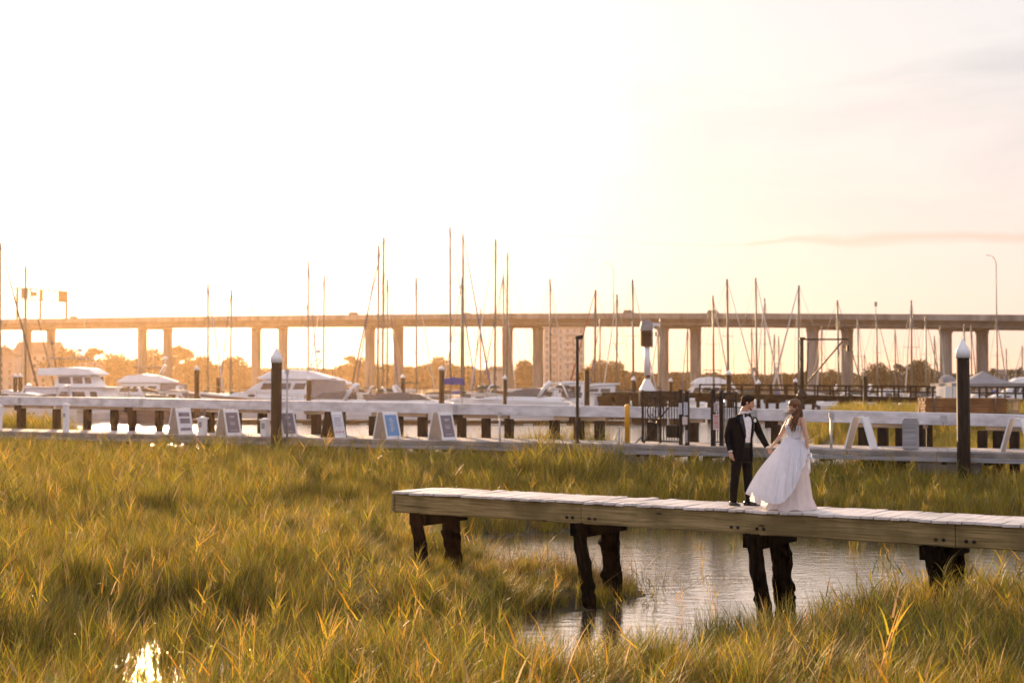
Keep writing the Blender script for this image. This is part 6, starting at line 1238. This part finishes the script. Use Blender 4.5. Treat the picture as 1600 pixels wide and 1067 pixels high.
def hoist():
    Y = 126; x = PX(1253, Y); z = lambda y: PZ(y, Y); w = lambda p_: p_ * Y / F; t = thing('boat_hoist', 'black steel hoist frame with a long arm and diagonal brace above the bride', 'hoist', (x, Y, 0))
    mb = MB(); mb.tube([(0, 0, z(640)), (0, 0, z(528))], w(3.1), 10); mb.build('post', MT['blackm'], t); mb = MB(); mb.lathe([(w(9), z(622)), (w(8.5), z(617)), (w(4), z(607))], 12); mb.build('base', MT['blackm'], t)
    mb = MB(); mb.box((w(36), 0, z(530.2)), (w(73), w(2.5), w(2.6))); mb.build('arm', MT['blackm'], t); mb = MB(); mb.tube([(w(7), 0, z(601)), (w(10), 0, z(535))], w(1.0), 6); mb.tube([(w(6), 0, z(601)), (w(64), 0, z(533))], w(1.3), 6); mb.build('brace', MT['blackm'], t)
    mb = MB(); mb.tube([(w(67), 0, z(531)), (w(67), 0, z(538))], w(.6), 6); mb.box((w(72), 0, z(544)), (w(4), w(4), w(10))); mb.box((w(1), 0, z(529)), (w(9), w(5), w(4))); mb.build('hook_block', MT['blackm'], t); mb = MB(); mb.ell((w(66.5), 0, z(539)), (w(2.6), w(2.6), w(3))); mb.build('lamp', MT['tan'], t)
    mb = MB(); mb.tube([(w(61), 0, z(533)), (w(58), 0, z(566)), (w(58), 0, z(600))], w(.5), 5); mb.tube([(w(66), 0, z(533)), (w(70), 0, z(600))], w(.35), 5); mb.build('cable', MT['wire'], t)
hoist()
def tent():
    Y = 104; x = PX(1536, Y); z = lambda y: PZ(y, Y); w = lambda p_: p_ * Y / F; t = thing('canopy_tent', 'grey peaked canopy tent behind the big capped piling at right', 'tent', (x, Y, 0), R(0)); W0, W1 = -w(66), w(54); D = 2.6; ze = z(599)
    pk = (0, 0, z(579.5)); cn = [(W0, -D, ze), (W1, -D, ze + .02), (W1, D, ze), (W0, D, ze)]; vs = [pk] + cn; mb = MB()
    rings = []
    m = 7
    for i in range(m + 1):
        u = i / m; s = u ** 1.0; r = []
        for j in range(4):
            a, b = V(cn[j]), V(cn[(j + 1) % 4])
            for k in range(4): q = a.lerp(b, k / 4); c = V(pk).lerp(q, s); c.z -= .28 * math.sin(math.pi * u) ; r.append(c)
        rings.append(r)
    mb.loft(rings, False, True, True); mb.build('roof', MT['greyc'], t); mb = MB(); zv = z(603.5)
    for j in range(4): a, b = V(cn[j]), V(cn[(j + 1) % 4]); mb.add([a, b, V((b.x, b.y, zv)), V((a.x, a.y, zv))], [(0, 1, 2, 3)])
    mb.build('valance', MT['greyc'], t)
    for c in cn: mb = MB(); mb.tube([(c[0] * .98, c[1] * .98, .4), (c[0] * .98, c[1] * .98, ze)], .03, 6); mb.build('leg', MT['alu'], t)
tent()
def covered(px0, px1, yt, yb, Y, label): 
    x0, x1 = PX(px0, Y), PX(px1, Y); t = thing('covered_boat', label, 'covered boat', ((x0 + x1) / 2, Y, 0), 0); W_ = x1 - x0; zt, zb = PZ(yt, Y), PZ(yb, Y); mb = MB(); rings = []
    for i in range(9):
        u = i / 8; h = zb + (zt - zb) * (.55 + .45 * math.sin(math.pi * min(1, .15 + u))) ; r = 1.2 * (.55 + .45 * math.sin(math.pi * u)); rings.append([(-W_ / 2 + W_ * u, -r, zb), (-W_ / 2 + W_ * u, -r * .8, h * .75 + zb * .25), (-W_ / 2 + W_ * u, 0, h), (-W_ / 2 + W_ * u, r * .8, h * .75 + zb * .25), (-W_ / 2 + W_ * u, r, zb)])
    mb.loft(rings); mb.build('cover', MT['greyc'], t); h_ = hull_mb(W_ * 1.02, 2.7, zb, .1, .9, .4); h_.build('hull', MT['gel'], t)
covered(1470, 1499, 585, 603, 116, 'boat under a grey cover directly left of the big capped piling')
# ------------------------------------------------------------------ haze
def make_haze():
    m = bpy.data.materials.new('haze'); m.use_nodes = True; nt = m.node_tree; nt.nodes.clear(); N, L, M, MIX, RAMP = nodekit(nt)
    v = N('ShaderNodeVolumePrincipled'); v.inputs['Color'].default_value = (.98, .66, .38, 1); v.inputs['Density'].default_value = HAZE; v.inputs['Anisotropy'].default_value = .73
    o = N('ShaderNodeOutputMaterial'); L(v.outputs[0], o.inputs['Volume'])
    mb = MB(); mb.boxb(-2650, 2650, -75, 2650, -3.2, 46); ob = mb.build('haze', m, kind='stuff'); ob['label'] = 'warm evening haze over the marina'
HAZE = .000125
make_haze()
